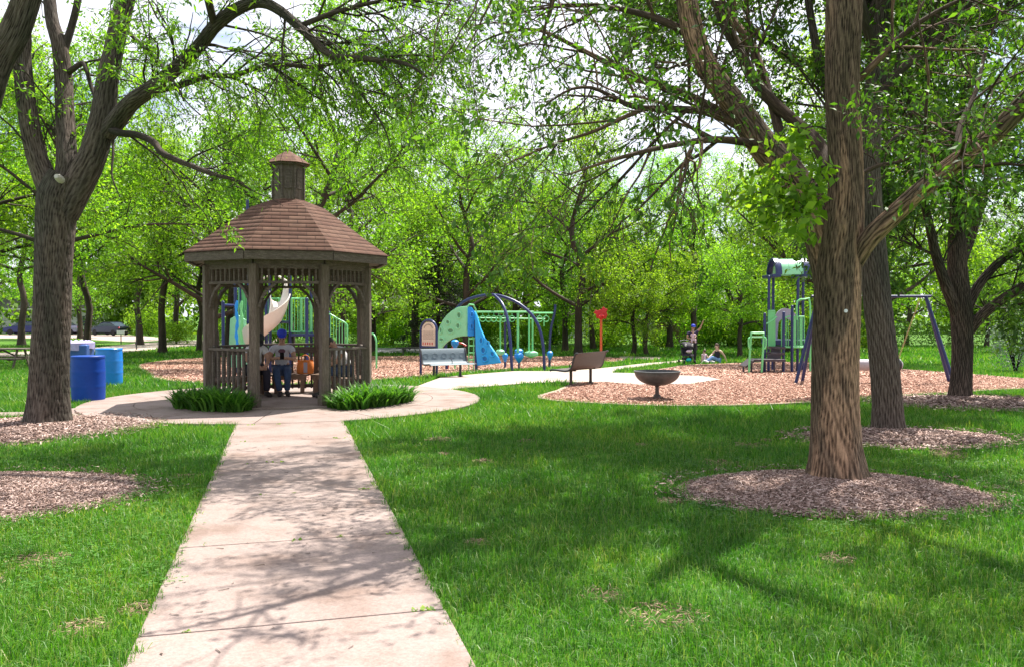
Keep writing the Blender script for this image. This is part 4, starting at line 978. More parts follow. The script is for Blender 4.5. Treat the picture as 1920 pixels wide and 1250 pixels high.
# floor
mb = MB(); mb.prism([tuple(oc(1.60,k,0).xy) for k in range(8)], lambda a,b,t: Vector((a,b,t)), -.05, .045); mb.build('floor', M['concrete'], GZ, smooth=False, bevel=.01)
RP = 1.44
for k in range(8):
    p = oc(RP,k,0); a = math.atan2(p.y,p.x)
    mb = MB(); mb.box((p.x,p.y,1.20), (.130,.130,2.34), a); q = oc(RP+.004,k,0); mb.box((p.x,p.y,.13),(.165,.165,.17), a)
    mb.build('post', M['wood_post'], GZ, bevel=.008)
for k in range(8):
    a = oc(RP,k,0); b = oc(RP,(k+1)%8,0); d = (b-a).normalized(); L = (b-a).length; ia = a+d*.07; ib = b-d*.07; w = L-.14
    an = math.atan2(d.y,d.x); mid = (a+b)/2
    front = (k == 7)
    # frieze
    mb = MB(); mb.bar(ia+Vector((0,0,2.33)), ib+Vector((0,0,2.33)), .05, .07); mb.bar(ia+Vector((0,0,2.07)), ib+Vector((0,0,2.07)), .06, .045)
    n = 9
    for i in range(n):
        c = ia+(ib-ia)*((i+.5)/n); mb.box((c.x,c.y,2.2), (.034,.034,.27), an)
    mb.build('spindle_frieze', M['wood_rail'], GZ, smooth=False)
    # header beam
    mb = MB(); mb.bar(a+Vector((0,0,2.41)), b+Vector((0,0,2.41)), .09, .09); mb.build('header_beam', M['wood_rail'], GZ, smooth=False)
    # curved braces
    for s, e in ((ia, d), (ib, -d)):
        mb = MB(); pts = [s+Vector((0,0,1.66)), s+e*.045+Vector((0,0,1.80)), s+e*.13+Vector((0,0,1.94)), s+e*.26+Vector((0,0,2.045))]
        for p, q in zip(pts, pts[1:]): mb.bar(p-(q-p)*.06, q+(q-p)*.06, .045, .06, up=(-e.y,e.x,0))
        mb.build('brace', M['wood_rail'], GZ, smooth=False)
    if not front:
        mb = MB(); n = 8
        for i in range(n):
            c = ia+(ib-ia)*((i+.5)/n); mb.box((c.x,c.y,.53), (.036,.036,.84), an)
        mb.bar(ia+Vector((0,0,.16)), ib+Vector((0,0,.16)), .03, .07)
        rl = mb.build('railing', M['wood_rail'], GZ, smooth=False)
        mb = MB(); mb.bar(ia+Vector((0,0,.965)), ib+Vector((0,0,.965)), .10, .04); mb.build('top_rail', M['wood_rail'], rl, smooth=False, bevel=.005)
        # built-in bench
        ins = -Vector((mid.x,mid.y,0)).normalized()
        if k != 6 and k != 0:
            mb = MB()
            for j in range(3):
                o_ = ins*(.10+.135*j); sh = (.10+.135*j)*.4142
                mb.bar(ia+o_+d*max(0,sh-.02)+Vector((0,0,.395)), ib+o_-d*max(0,sh-.02)+Vector((0,0,.395)), .12, .035)
            bn = mb.build('bench', M['wood_seat'], GZ, smooth=False, bevel=.004)
            mb = MB()
            for f in (.25,.75):
                c = ia+(ib-ia)*f+ins*.40; mb.box((c.x,c.y,.215),(.08,.05,.32),an)
            mb.bar(ia+ins*.40+d*.16+Vector((0,0,.35)), ib+ins*.40-d*.16+Vector((0,0,.35)), .03, .08); mb.build('leg', M['wood_seat'], bn, smooth=False)
            mb = MB(); mb.bar(ia+ins*.05+Vector((0,0,.86)), ib+ins*.05+Vector((0,0,.86)), .03, .12); mb.build('backrest', M['wood_rail'], bn, smooth=False)
# fascia + soffit
for k in range(8):
    mb = MB(); mb.bar(oc(1.79,k,2.49), oc(1.79,(k+1)%8,2.49), .05, .14); mb.build('fascia_board', M['wood_rail'], GZ, smooth=False)
mb = MB()
for k in range(8):
    mb.add([oc(1.765,k,2.46), oc(1.765,(k+1)%8,2.46), oc(1.34,(k+1)%8,2.48), oc(1.34,k,2.48)], [(0,1,2,3)])
    mb.bar(oc(1.72,k,2.46), oc(.25,k,3.4), .05, .10)
mb.build('rafters', M['wood_rail'], GZ, smooth=False)
# roof facets with shingle coordinates; each course steps out a little
rings_ = []; NR = 16
prof = [(1.845,2.565),(1.46,2.83),(1.06,3.13),(.68,3.41),(.28,3.575)]
def rz_(t):
    u = min(t*4, 3.9999); k = int(u); f = u-k; (r0,z0),(r1,z1) = prof[k], prof[k+1]
    return r0+(r1-r0)*f, z0+(z1-z0)*f
Vv = []; Qq = []; Bk = []; 
for k in range(8):
    for i in range(NR):
        (ra,za),(rb,zb) = rz_(i/NR), rz_((i+1)/NR); n0 = len(Vv)
        s0 = i*.155; mid = (oc(1,k,0)+oc(1,(k+1)%8,0)).normalized()
        h0 = ra*math.sin(PI/8); h1 = rb*math.sin(PI/8)
        lift = .006
        pts = [oc(ra,k,za+lift), oc(ra,(k+1)%8,za+lift), oc(rb,(k+1)%8,zb), oc(rb,k,zb), oc(ra,k,za-.0), oc(ra,(k+1)%8,za-.0)]
        Vv += [tuple(p) for p in pts]; of = k*7.3
        Bk += [(of-h0,s0,0),(of+h0,s0,0),(of+h1,s0+.125,0),(of-h1,s0+.125,0),(of-h0,s0,0),(of+h0,s0,0)]
        Qq += [(n0,n0+1,n0+2,n0+3),(n0+4,n0+5,n0+1,n0)]
Bk = [(a, b*.125/.155 if False else b, c) for a,b,c in Bk]
# match course height: brick rows are .125 high, courses advance .125
Bk = [(a, (b//.155)*.125+(.125 if (b % .155) > .1 else 0), c) for a,b,c in Bk]
rf = link('roof', np_mesh('roof', np.array(Vv), np.array(Qq), attr=np.array(Bk)), M['shingle'], GZ)
mb = MB(); mb.prism([tuple(oc(1.81,k,0).xy) for k in range(8)], lambda a,b,t: Vector((a,b,t)), 2.535, 2.562); mb.build('roof_deck', M['wood_rail'], rf, smooth=False)
# cupola
cu = MB().prism([tuple(oc(.285,k,0).xy) for k in range(8)], lambda a,b,t: Vector((a,b,t)), 3.53, 4.18).build('cupola', M['wood_post'], GZ, smooth=False)
for k in range(8):
    m_ = (oc(.285,k,0)+oc(.285,(k+1)%8,0))/2; n_ = m_.normalized(); tt = Vector((-n_.y,n_.x,0)); w_ = .065
    out = [(-w_,3.76),(w_,3.76),(w_,4.05)]+[(w_*math.cos(a),4.05+w_*math.sin(a)) for a in [PI*j/6 for j in range(1,6)]]+[(-w_,4.05)]
    MB().prism(out, lambda a,b,t: m_+tt*a+n_*t+Vector((0,0,b)), 0.001, .014).build('panel', M['wood_rail'], cu, smooth=False)
    p = oc(.29,k,0); MB().box((p.x,p.y,3.89),(.035,.035,.58),math.atan2(p.y,p.x)).build('corner_trim', M['wood_rail'], cu, smooth=False)
mb = MB(); mb.prism([tuple(oc(.345,k,0).xy) for k in range(8)], lambda a,b,t: Vector((a,b,t)), 4.18, 4.225); mb.build('cupola_eave', M['wood_rail'], cu, smooth=False)
V8 = [tuple(oc(.40,k,4.215)) for k in range(8)]+[tuple(oc(.22,k,4.345)) for k in range(8)]+[(0,0,4.47)]
f8 = [(k,(k+1)%8,8+(k+1)%8,8+k) for k in range(8)]+[(8+k,8+(k+1)%8,16) for k in range(8)]+[tuple(range(7,-1,-1))]
me = bpy.data.meshes.new('cr'); me.from_pydata(V8,[],f8); a_ = me.attributes.new('bk','FLOAT_VECTOR','POINT')
for i, v_ in enumerate(V8): a_.data[i].vector = (v_[0]*2+v_[1], v_[2]*2, 0)
cr = link('cupola_roof', me, M['shingle'], cu)
MB().lathe([(.001,4.46),(.03,4.465),(.022,4.49),(.001,4.50)],10).build('finial', M['wood_rail'], cr)

# strap-leaved plants round the gazebo
def lilies(a0, a1, r0, r1, n, label):
    rng = np.random.default_rng(int(abs(a0)*100)); V = []; Fq = []
    o = 0
    for _ in range(n):
        a = rng.uniform(a0,a1); r = math.sqrt(rng.uniform(r0**2,r1**2)); c = gz(r*math.sin(a), -r*math.cos(a), .0)
        edge = min(1,.6+.4*min((a-a0)/(a1-a0),(a1-a)/(a1-a0))*6)
        for _ in range(rng.integers(7,12)):
            b = rng.uniform(0,6.28); L = rng.uniform(.28,.58)*edge; w = rng.uniform(.012,.024); le = rng.uniform(.35,1.0)
            d = np.array([math.cos(b), math.sin(b), 0]); s = np.array([-d[1], d[0], 0]); up = np.array([0,0,1.]); p0 = np.array(c)+rng.normal(0,.02,3)*[1,1,0]
            ring = []
            for t in (0,.35,.7,1):
                q = p0+up*L*(t-.42*le*t**2.4*1.2)+d*L*le*t**1.5; ww = w*(1-t**3)
                ring += [q-s*ww, q+s*ww]
            V += ring; Fq += [(o,o+1,o+3,o+2),(o+2,o+3,o+5,o+4),(o+4,o+5,o+7,o+6)]; o += 8
    ob = link('strap_leaf_plants', np_mesh('lilies', np.array(V), np.array(Fq)), M['leaf_lily']); tag(ob, label, 'plants', 'strap leaved plants round the gazebo')
lilies(-1.15,-.38,1.60,2.08,170,'bed of strap leaved plants along the front left side of the gazebo')
lilies(.37,1.22,1.62,2.24,180,'bed of strap leaved plants along the front right side of the gazebo')

# ------------------------------------------------------------------ information sign
def pl(pts, thk, fn): return MB().prism(pts, fn, -thk/2, thk/2)
sgL = G(789,705); sgR = P(819,705,sgL.y-.35); sgR.z = 0; dd = (sgR-sgL); dd.z = 0; SWd = dd.length; sdir = dd.normalized(); snor = Vector((sdir.y,-sdir.x,0))
sg = thing('information_sign', 'arch topped park rules sign on two dark posts beside the blue grey bench', 'sign', tuple(sgL))
Y_s = (sgL.y+sgR.y)/2; sgL.z = Z(sgL.y); top = P(805,600,Y_s).z-sgL.z; rS = SWd/2
def arch(r, zc, z0, n=12): return [Vector((0,0,z0))]+[sdir*(rS-r*math.cos(PI*k/n))+Vector((0,0,zc+r*math.sin(PI*k/n))) for k in range(n+1)]+[sdir*(2*rS)+Vector((0,0,-.1))]
MB().tube(arch(rS, top-rS, -.05), .034, 12).build('frame', M['navy'], sg)
zb = P(805,648,Y_s).z-sgL.z; iw = rS-.055
o_ = [(rS-iw,zb),(rS+iw,zb)]+[(rS+iw*math.cos(PI*k/12), top-rS+(iw)*math.sin(PI*k/12)) for k in range(13)]
pf = lambda a,b,t: sdir*a+snor*t+Vector((0,0,b))
pn = pl(o_, .03, pf).build('panel', M['sign_panel'], sg, smooth=False)
mb = MB()
for i in range(9):   # the arched heading, too small to read
    a = PI*(.82-.64*i/8); c = (rS+iw*.72*math.cos(a), top-rS+iw*.72*math.sin(a)); mb.prism([(c[0]-.012,c[1]-.018),(c[0]+.012,c[1]-.018),(c[0]+.010,c[1]+.018),(c[0]-.010,c[1]+.018)], pf, .0155, .019)
rr = random.Random(3); z_ = top-rS-.02
while z_ > zb+.16:
    x_ = rS-iw+.04
    while x_ < rS+iw-.05:
        l_ = rr.uniform(.02,.06); mb.prism([(x_,z_),(min(x_+l_,rS+iw-.03),z_),(min(x_+l_,rS+iw-.03),z_+.010),(x_,z_+.010)], pf, .0155, .018); x_ += l_+.014
    z_ -= .034
mb.build('lettering', M['sign_ink'], pn, smooth=False)
mb = MB()
for i in range(5): x_ = rS-iw+.03+i*(2*iw-.06)/5; mb.prism([(x_,zb+.03),(x_+.035,zb+.03),(x_+.035,zb+.10),(x_,zb+.10)], pf, .0155, .019)
mb.build('pictograms', M['red_paint'], pn, smooth=False)
MB().bar(sdir*.0+Vector((0,0,zb-.02)), sdir*2*rS+Vector((0,0,zb-.02)), .03, .04).build('cross_bar', M['navy'], sg)

# ------------------------------------------------------------------ perforated metal benches
def metal_bench(loc, ang, L, m, label, mleg, mrail=None):
    t = thing('park_bench', label, 'bench', tuple(loc), ang, 'curved metal park benches')
    # profile in (y,z): -y is the sitting side, sheet sweeps from seat lip to back top
    pr = [(-.50,.40),(-.47,.425),(-.40,.43),(-.25,.415),(-.12,.405),(-.03,.42),(.03,.47),(.06,.55),(.09,.68),(.13,.82),(.16,.86),(.20,.865)]
    mb = MB(); th = .018; n = len(pr)
    nrm = []
    for i in range(n):
        a = pr[max(i-1,0)]; b = pr[min(i+1,n-1)]; d = Vector((b[0]-a[0], b[1]-a[1])).normalized(); nrm.append((d.y,-d.x))
    out = [(p[0],p[1]) for p in pr]+[(p[0]+q[0]*th,p[1]+q[1]*th) for p,q in reversed(list(zip(pr,nrm)))]
    mb.prism(out, lambda a,b,t_: Vector((t_,a,b)), -L/2+.03, L/2-.03)
    sh = mb.build('seat_shell', m, t)
    for s in (-1,1):
        mb = MB(); mb.tube([(s*(L/2-.01),p[0],p[1]-.01) for p in pr], .026, 8); mb.build('end_rail', mrail or mleg, t)
    mb = MB()
    # ring motif lines pressed in the back and seat
    for i in range(5):
        x_ = -L/2+L*(i+.5)/5
        pts = []
        for k in range(16):
            a = 2*PI*k/16; zz = .66+.075*math.sin(a); yy = np.interp(zz,[.47,.55,.68,.82],[.03,.06,.09,.13]); pts.append((x_+.075*math.cos(a), yy-.002, zz))
        mb.tube(pts, .004, 5, closed=True)
    mb.build('ring_pattern', m, t)
    for s in (-1,1):
        mb = MB(); x_ = s*(L/2-.28); mb.tube([(x_,-.12,-.02),(x_,-.12,.38)], .034, 12); mb.lathe([(.001,0),(.075,0),(.075,.012),(.04,.02),(.036,.06)],14,(x_,-.12,.012)); mb.bar((x_,-.34,.395),(x_,.0,.395),.05,.03); mb.build('leg', mleg, t)
    mb = MB(); mb.tube([(0,-.42,.43),(-.0,-.42,.50),(0,-.36,.58),(0,-.22,.60)], .010, 6); mb.build('arm_hook', M['dark_metal'], t)
    t.scale = (1,1,.87)
    return t
bl = G(835,707); metal_bench((bl.x,bl.y,Z(bl.y)+.02), R(30), 1.34, M['bench_blue'], 'blue grey curved metal bench seen from the front beside the rules sign', M['dark_metal'])
br_ = G(1098,722); metal_bench((br_.x,br_.y,Z(br_.y)+.02), R(-123), 1.5, M['bench_brown'], 'brown curved metal bench seen from behind at the edge of the pale pavement', M['bench_brown'], M['dark_metal'])
# far plain bench
fb = G(775,666); t = thing('backless_bench', 'low dark backless bench beyond the playground, left of the rules sign', 'bench', tuple(fb), R(4))
MB().box((0,0,.43),(1.9,.3,.06)).build('seat', M['dark_metal'], t, smooth=False)
for s in (-1,1): MB().bar((s*.55,0,-.02),(s*.55,0,.40),.06,.2).build('leg', M['dark_metal'], t, smooth=False)

# ------------------------------------------------------------------ spinner bowl
bw = G(1232,748); t = thing('spinner_bowl', 'dark metal bowl on a short stem standing in the wood chips', 'play bowl', tuple(bw))
prf = [(.03,.24)]+[(.41*math.sin(a),.50-.25*math.cos(a)) for a in [PI/2*k/10 for k in range(1,11)]]+[(.425,.505),(.425,.522),(.40,.525)]+[(.395*math.sin(a),.52-.21*math.cos(a)) for a in [PI/2*(1-k/10) for k in range(1,11)]]
MB().lathe(prf, 40).build('bowl', M['bowl_metal'], t)
MB().lathe([(.001,.08),(.035,.08),(.035,.245),(.07,.252),(.001,.262)],16).build('stem', M['bowl_brown'], t)
MB().lathe([(.001,-.03),(.10,-.03),(.10,.025),(.08,.035),(.06,.085),(.04,.10)],8).build('base', M['bowl_brown'], t)

# ------------------------------------------------------------------ blue barrels and wheeled bin
def barrel(px_, py_, r, h, m, label, dent=0):
    p = G(px_,py_); p.x *= (p.y+r*.9)/p.y; t = thing('barrel', label, 'barrel', (p.x,p.y+r*.9,p.z), 0, 'blue plastic barrels used as litter bins')
    pr = []
    for k in range(31):
        z = h*k/30; f = k/30; rr_ = r*(.955+.045*math.sin(PI*f)**.6)
        for zc in (.34,.66):
            rr_ += .005*math.exp(-((f-zc)/.018)**2)
        pr.append((rr_, z))
    pr = [(.001,.01),(r*.9,0)]+pr+[(r*.965,h+.012),(r*.93,h+.012),(r*.925,h-.02)]+[(r*.92,h*.5),(r*.9,.04),(.001,.035)]
    MB().lathe(pr, 40).build('drum', m, t)
    mb = MB(); mb.lathe([(r*.965,h-.03),(r*.995,h-.025),(r*.995,h+.005),(r*.965,h+.014)],40); mb.build('rim', m, t)
    return t, p
tb_, pb = barrel(166,754,.28,.80,M['barrel_shaded'],'blue open barrel with shade put into its colour, nearest the big locust trunk')
barrel(205,722,.29,.82,M['barrel_sunlit'],'blue open barrel with sunlight put into its colour, behind and right of the shaded one')
pw = G(150,742); t = thing('wheeled_bin', 'dark blue wheeled bin with a lilac liner behind the barrels', 'bin', (pw.x-.45,pw.y+.75,pw.z), R(12))
mb = MB(); mb.add([Vector((x*w_,y*d_,z)) for z,w_,d_ in ((.12,.20,.22),(.96,.28,.31)) for x,y in ((-1,-1),(1,-1),(1,1),(-1,1))], [(0,1,2,3),(4,5,6,7),(0,1,5,4),(1,2,6,5),(2,3,7,6),(3,0,4,7)]); mb.build('bin_body', M['bin_blue'], t, bevel=.03)
rgb = random.Random(9); mb = MB()
for k in range(18):
    a = 2*PI*k/18; r_ = .30+rgb.uniform(-.02,.02); 
ring = [Vector(((.31+.015*math.sin(5*a))*math.cos(a)*1.0, (.33+.015*math.cos(4*a))*math.sin(a), 0)) for a in [2*PI*k/30 for k in range(30)]]
vs = [r_*1.0+Vector((0,0,.86+.02*math.sin(7*i))) for i, r_ in enumerate(ring)]+[r_*1.04+Vector((0,0,.99)) for r_ in ring]+[r_*.8+Vector((0,0,1.03+.015*math.sin(3*i))) for i, r_ in enumerate(ring)]+[r_*.3+Vector((0,0,1.0+.02*math.sin(2*i))) for i, r_ in enumerate(ring)]
fs = [(j*30+k, j*30+(k+1)%30, (j+1)*30+(k+1)%30, (j+1)*30+k) for j in range(3) for k in range(30)]+[tuple(90+k for k in range(30))]
mb.add(vs, fs); mb.build('liner', M['bag_lilac'], t)
for s in (-1,1):
    mb = MB(); mb.lathe([(.001,-.03),(.13,-.03),(.14,-.02),(.14,.02),(.13,.03),(.001,.03)],20,(s*.29-.02,-.16,.14),Matrix.Rotation(R(90),3,'Y')); mb.build('wheel', M['rubber'], t)

# ------------------------------------------------------------------ picnic table
pt = G(5,694); t = thing('picnic_table', 'weathered picnic table half hidden at the left edge', 'picnic table', tuple(pt), R(2))
for k in range(4): MB().box((0,-.30+.2*k,.74),(1.9,.18,.04)).build('table_board', M['wood_rail'], t, smooth=False, bevel=.004)
for s in (-1,1): MB().box((0,s*.72,.44),(1.9,.26,.04)).build('bench_board', M['wood_rail'], t, smooth=False, bevel=.004)
for x_ in (-.62,.62):
    mb = MB(); mb.bar((x_,-.55,0),(x_,-.22,.72),.04,.08); mb.bar((x_,.55,0),(x_,.22,.72),.04,.08); mb.bar((x_,-.80,.41),(x_,.80,.41),.04,.08); mb.build('leg_frame', M['wood_rail'], t, smooth=False)
mb = MB(); mb.bar((-.6,0,.42),(0,0,.70),.04,.05); mb.bar((.6,0,.42),(0,0,.70),.04,.05); mb.build('brace', M['wood_rail'], t, smooth=False)

# ------------------------------------------------------------------ small posts by the road
for px_, py_, h_, lb, sgn in ((227,645,1.05,'short dark post with a white plate beside the road left of the gazebo',1),(256,655,2.1,'thin dark post standing at the road edge left of the straight trunked tree',0)):
    p = G(px_,py_); t = thing('road_post', lb, 'post', tuple(p)); MB().tube([(0,0,-.05),(0,0,h_)],.04,8).build('pole', M['dark_metal'], t)
    if sgn: MB().box((0,-.05,h_-.12),(.62,.03,.28)).build('plate', M['white_trim'], t, smooth=False, bevel=.01)
    else: MB().lathe([(.001,h_),(.06,h_),(.05,h_+.05),(.001,h_+.08)],8).build('cap', M['dark_metal'], t)

# ------------------------------------------------------------------ houses, fence, cars
def house(x0, x1, Y, label, doors, wall='house_wall', h=3.0, rh=2.6):
    a = at(x0,Y); b = at(x1,Y); w = b.x-a.x; t = thing('house', label, 'house', ((a.x+b.x)/2,Y+4,a.z)); D = 8
    MB().box((0,0,h/2-.2),(w,D,h+.4)).build('wall', M[wall], t, smooth=False)
    mb = MB(); e = .5; mb.add([(-w/2-e,-D/2-e,h),(w/2+e,-D/2-e,h),(w/2+e,D/2+e,h),(-w/2-e,D/2+e,h),(-w/2+D*.4,0,h+rh),(w/2-D*.4,0,h+rh)],[(0,1,5,4),(2,3,4,5),(0,4,3),(1,2,5),(3,2,1,0)]); mb.build('roof', M['roof_grey'], t, smooth=False)
    MB().bar((-w/2-e,-D/2-e-.02,h-.05),(w/2+e,-D/2-e-.02,h-.05),.04,.18).build('eave_board', M['white_trim'], t, smooth=False)
    for kind, xa, xb, z0, z1 in doors:
        xa = at(xa,Y).x-(a.x+b.x)/2; xb = at(xb,Y).x-(a.x+b.x)/2; c = (xa+xb)/2; ww = xb-xa
        if kind == 'g':
            mb = MB()
            for i in range(4): mb.box((c,-D/2-.03,z0+(z1-z0)*(i+.5)/4),(ww,.06,(z1-z0)/4-.03))
            g_ = mb.build('garage_door', M['garage_door'], t, smooth=False)
            MB().box((c,-D/2-.035,z1+.08),(ww+.3,.05,.14)).build('frame', M['white_trim'], g_, smooth=False)
        else:
            g_ = MB().box((c,-D/2-.02,(z0+z1)/2),(ww,.05,z1-z0)).build('window', M['glass_dark'], t, smooth=False)
            mb = MB(); 
            for s in (-1,1): mb.box((c+s*(ww/2+.04),-D/2-.03,(z0+z1)/2),(.08,.07,z1-z0+.16))
            for z in (z0-.04,z1+.04): mb.box((c,-D/2-.03,z),(ww,.07,.08))
            mb.box((c,-D/2-.05,(z0+z1)/2),(.04,.03,z1-z0)); mb.build('frame', M['white_trim'], g_, smooth=False)
    return t
h1 = house(-150,60,104,'beige house with a wide garage door at the far left',[('g',-20,33,.0,2.3),('w',47,57,1.0,2.2),('w',-110,-70,1.0,2.2)])
mb = MB(); mb.ell((at(40,104).x-h1.location.x,-4.12,1.9),.14); mb.build('wall_lamp', M['dark_metal'], h1)
house(84,168,104,'pale house with garage door seen between the locust trunk and the parked sedan',[('g',92,144,.0,2.2),('w',150,160,.9,2.1)],'garage_door')
house(1035,1105,84,'grey sided house glimpsed between trunks behind the red flower post',[('w',1050,1062,1,2.3),('w',1078,1090,1,2.3)],'garage_door',3.6,2.2)
house(700,760,88,'grey house glimpsed under the leaves right of the gazebo',[('w',715,730,1,2.2)],'panel_grey',3,2)
# fence
fa = at(1222,66); fb_ = at(1340,66); t = thing('board_fence', 'brown board fence at the back of the lawn left of the standing person', 'fence', ((fa.x+fb_.x)/2,66,fa.z)); w = fb_.x-fa.x
mb = MB(); n = int(w/.16)
for i in range(n): mb.box((-w/2+w*(i+.5)/n,0,.85+.02*math.sin(i*3.1)),(w/n-.012,.03,1.7))
mb.build('boards', M['fence_wood'], t, smooth=False)
for i in range(4): MB().box((-w/2+w*i/3,.06,.88),(.1,.1,1.8)).build('post', M['fence_wood'], t, smooth=False)

def car(px_, Y, rz, body, label, L=4.5, suv=False):
    p = at(px_, Y); t = thing('parked_car', label, 'car', tuple(p), rz, 'cars parked in the driveways'); Wd = .9
    hh = 1.62 if suv else 1.43
    st = [(-2.25,.42,.70,.70),(-2.15,.28,.78,.80),(-1.6,.22,.90,.86),(-1.0,.22,.97,.89),(-.6,.22,1.0,.90),(.6,.22,1.0,.90),(1.3,.22,1.0,.89),(1.9,.24,.98,.86),(2.17,.30,.93,.80),(2.25,.42,.82,.72)]
    def loft(st, name, m, par, top=.86):
        vs = []; fs = []
        for x, z0, z1, hw in st:
            for f, z in ((.86,z0),(1,z0+.14*(z1-z0)),(1,z0+.7*(z1-z0)),(top,z1)): vs.append((x,-hw*f,z))
            for f, z in ((top,z1),(1,z0+.7*(z1-z0)),(1,z0+.14*(z1-z0)),(.86,z0)): vs.append((x,hw*f,z))
        for i in range(len(st)-1):
            for k in range(8): l = (k+1)%8; fs.append((i*8+k,i*8+l,(i+1)*8+l,(i+1)*8+k))
        fs.append(tuple(range(8))); fs.append(tuple((len(st)-1)*8+k for k in range(8)))
        return MB().add(vs,fs).build(name, m, par, ang=35)
    bd = loft(st, 'body', M[body], t)
    r0 = [(-1.25,.93,.98,.80),(-.55,.93,hh-.06,.76),(0,.93,hh,.74),(.8 if not suv else 1.3,.93,hh-.03,.74),(1.55 if not suv else 1.9,.93,1.0,.78)]
    loft(r0, 'cabin', M['glass_dark'], t, .86)
    mb = MB(); mb.add([(x,s*y,z) for x,y,z in ((-.58,.655,hh-.045),(0,.645,hh+.012),(.8 if not suv else 1.3,.645,hh-.015)) for s in (-1,1)],[(0,1,3,2),(2,3,5,4)])
    for s in (-1,1):
        for x0, z0, x1, z1 in ((-1.25,.97,-.56,hh-.05),(-.56,hh-.05,0,hh),(0,hh,.8 if not suv else 1.3,hh-.03),(.8 if not suv else 1.3,hh-.03,1.55 if not suv else 1.9,1.0),(.15,.97,.12,hh)):
            mb.bar((x0,s*.70,z0),(x1,s*.66,z1),.05,.05)
    mb.build('roof', M[body], t)
    for x_ in (-1.4,1.38):
        for s in (-1,1):
            wmat = Matrix.Rotation(R(90),3,'X'); c = (x_,s*.80,.32)
            wh = MB().lathe([(.2,-.1),(.30,-.1),(.325,-.07),(.325,.07),(.30,.1),(.2,.1)],22,c,wmat).build('wheel', M['rubber'], t)
            mb = MB(); mb.lathe([(.001,-.05),(.20,-.09),(.205,0),(.205,.09),(.001,.05)],10,c,wmat); mb.build('rim', M['chrome'], wh)
    for s in (-1,1): MB().ell((2.14,s*.66,.80),(.10,.14,.11)).build('taillight', M['tail_red'], t); MB().ell((-2.12,s*.60,.66),(.12,.17,.08)).build('headlight', M['glass_dark'], t)
    MB().box((2.26,0,.5),(.03,.5,.12)).build('number_plate', M['white_trim'], t, smooth=False)
    return t
car(207,92,R(-24),'car_grey','dark grey sedan parked on the driveway, its rear to the right')
car(50,95,R(8),'car_navy','navy hatchback parked before the garage, cut by the big trunk')
car(112,96,R(10),'car_silver','silver car whose tail shows just right of the big locust trunk')
for o_ in bpy.data.objects:
    if o_.name.startswith('parked_car'): o_.location.z += .05
# ------------------------------------------------------------------ arch climber
YA = 28.5; za = Z(YA)
ac = thing('arch_climber', 'playground climber of dark blue arches with green and blue climbing panels', 'climbing frame', (P(925,690,YA).x, YA, za))
AL = Vector(ac.location)
def A(x, y, d=0): return P(x, y, YA+d)-AL
def spl(pts, K=20): 
    c, _ = resample(pts, [1]*len(pts), K); return [Vector(p) for p in c]
def ground_end(v): v = v.copy(); v.z = Z(v.y+AL.y)-za-.1; return v
big = spl([ground_end(A(838,690,.6)), A(836,640,.6), A(845,600,.5), A(862,572,.4), A(888,558,.3), A(926,553,0), A(963,564,-.2), A(989,582,-.35), A(1004,600,-.45), A(1014,624,-.5), A(1019,655,-.5), ground_end(A(1021,680,-.5))], 40)
MB().tube(big, .050, 14).build('arch', M['navy'], ac)
sm = spl([A(926,553,0), A(941,569,-.5), A(950,592,-.8), A(955,622,-1), A(958,655,-1.1), ground_end(A(960,690,-1.1))], 24)
MB().tube(sm, .050, 14).build('arch', M['navy'], ac)
bk = spl([A(926,553,0), A(938,562,1.2), A(946,585,2.2), A(947,620,2.6), ground_end(A(947,680,2.6))], 24)
MB().tube(bk, .045, 12).build('arch', M['navy'], ac)
sp = spl([A(1041,571,2), A(1040,585,2), A(1034,611,2), A(1031,640,2), ground_end(A(1030,672,2))], 20)
MB().tube(sp, .045, 12).build('end_post', M['navy'], ac)
MB().tube([A(885,585,.3), A(1000,585,.8)], .032, 10).build('overhead_beam', M['play_green'], ac)
MB().tube([A(1000,587,.9), A(1036,587,2)], .032, 10).build('overhead_beam', M['play_green'], ac)
MB().tube([A(885,596,1.3), A(1022,598,2.4)], .022, 10).build('overhead_beam', M['play_green'], ac)
for i, x_ in enumerate((894,905,916,926,935,944,952,960,1012,1024)):
    a = A(x_,587,.5); mb = MB(); cz = a-Vector((0,0,.20)); mb.tube([a, cz+Vector((0,0,.1))], .012, 6)
    mb.tube([cz+Vector((.10*math.cos(u), .06*math.cos(u), .10*math.sin(u))) for u in [2*PI*k/14 for k in range(14)]], .014, 6, closed=True); mb.build('hand_ring', M['play_green'], ac)
for x_, y0, y1, r_, d in ((971,586,668,.040,-.2),(992,586,662,.03,.2),(998.5,586,662,.03,.2),(938,592,660,.028,1),(1020,598,612,.02,2)):
    MB().tube([A(x_,y0,d), A(x_,y1,d)], r_, 8).build('hanging_pole', M['play_green'], ac)
def pod(x_, y_, r_, d, m, h=.2):
    c = A(x_,y_,d); mb = MB(); mb.lathe([(.001,-h*1.2),(r_*.35,-h*.9),(r_*.9,-.05),(r_,0),(r_*.95,.07),(r_*.5,.12),(.001,.13)],20,c); return mb.build('seat_pod', m, ac)
for x_, y_, r_, d, m in ((973,668,.165,-.2,M['play_blue']),(973,660,.15,.1,M['play_blue']),(947,668,.11,2.4,M['play_blue']),(1031,664,.115,1.9,M['play_blue'])):
    o_ = pod(x_,y_,r_,d,m); q = A(x_,y_,d); MB().tube([q-Vector((0,0,.15)), ground_end(q)], .03, 8).build('pod_post', M['navy'], o_)
pod(996,664,.24,.2,M['panel_green'],.10); pod(938,661,.16,1,M['panel_green'],.08)

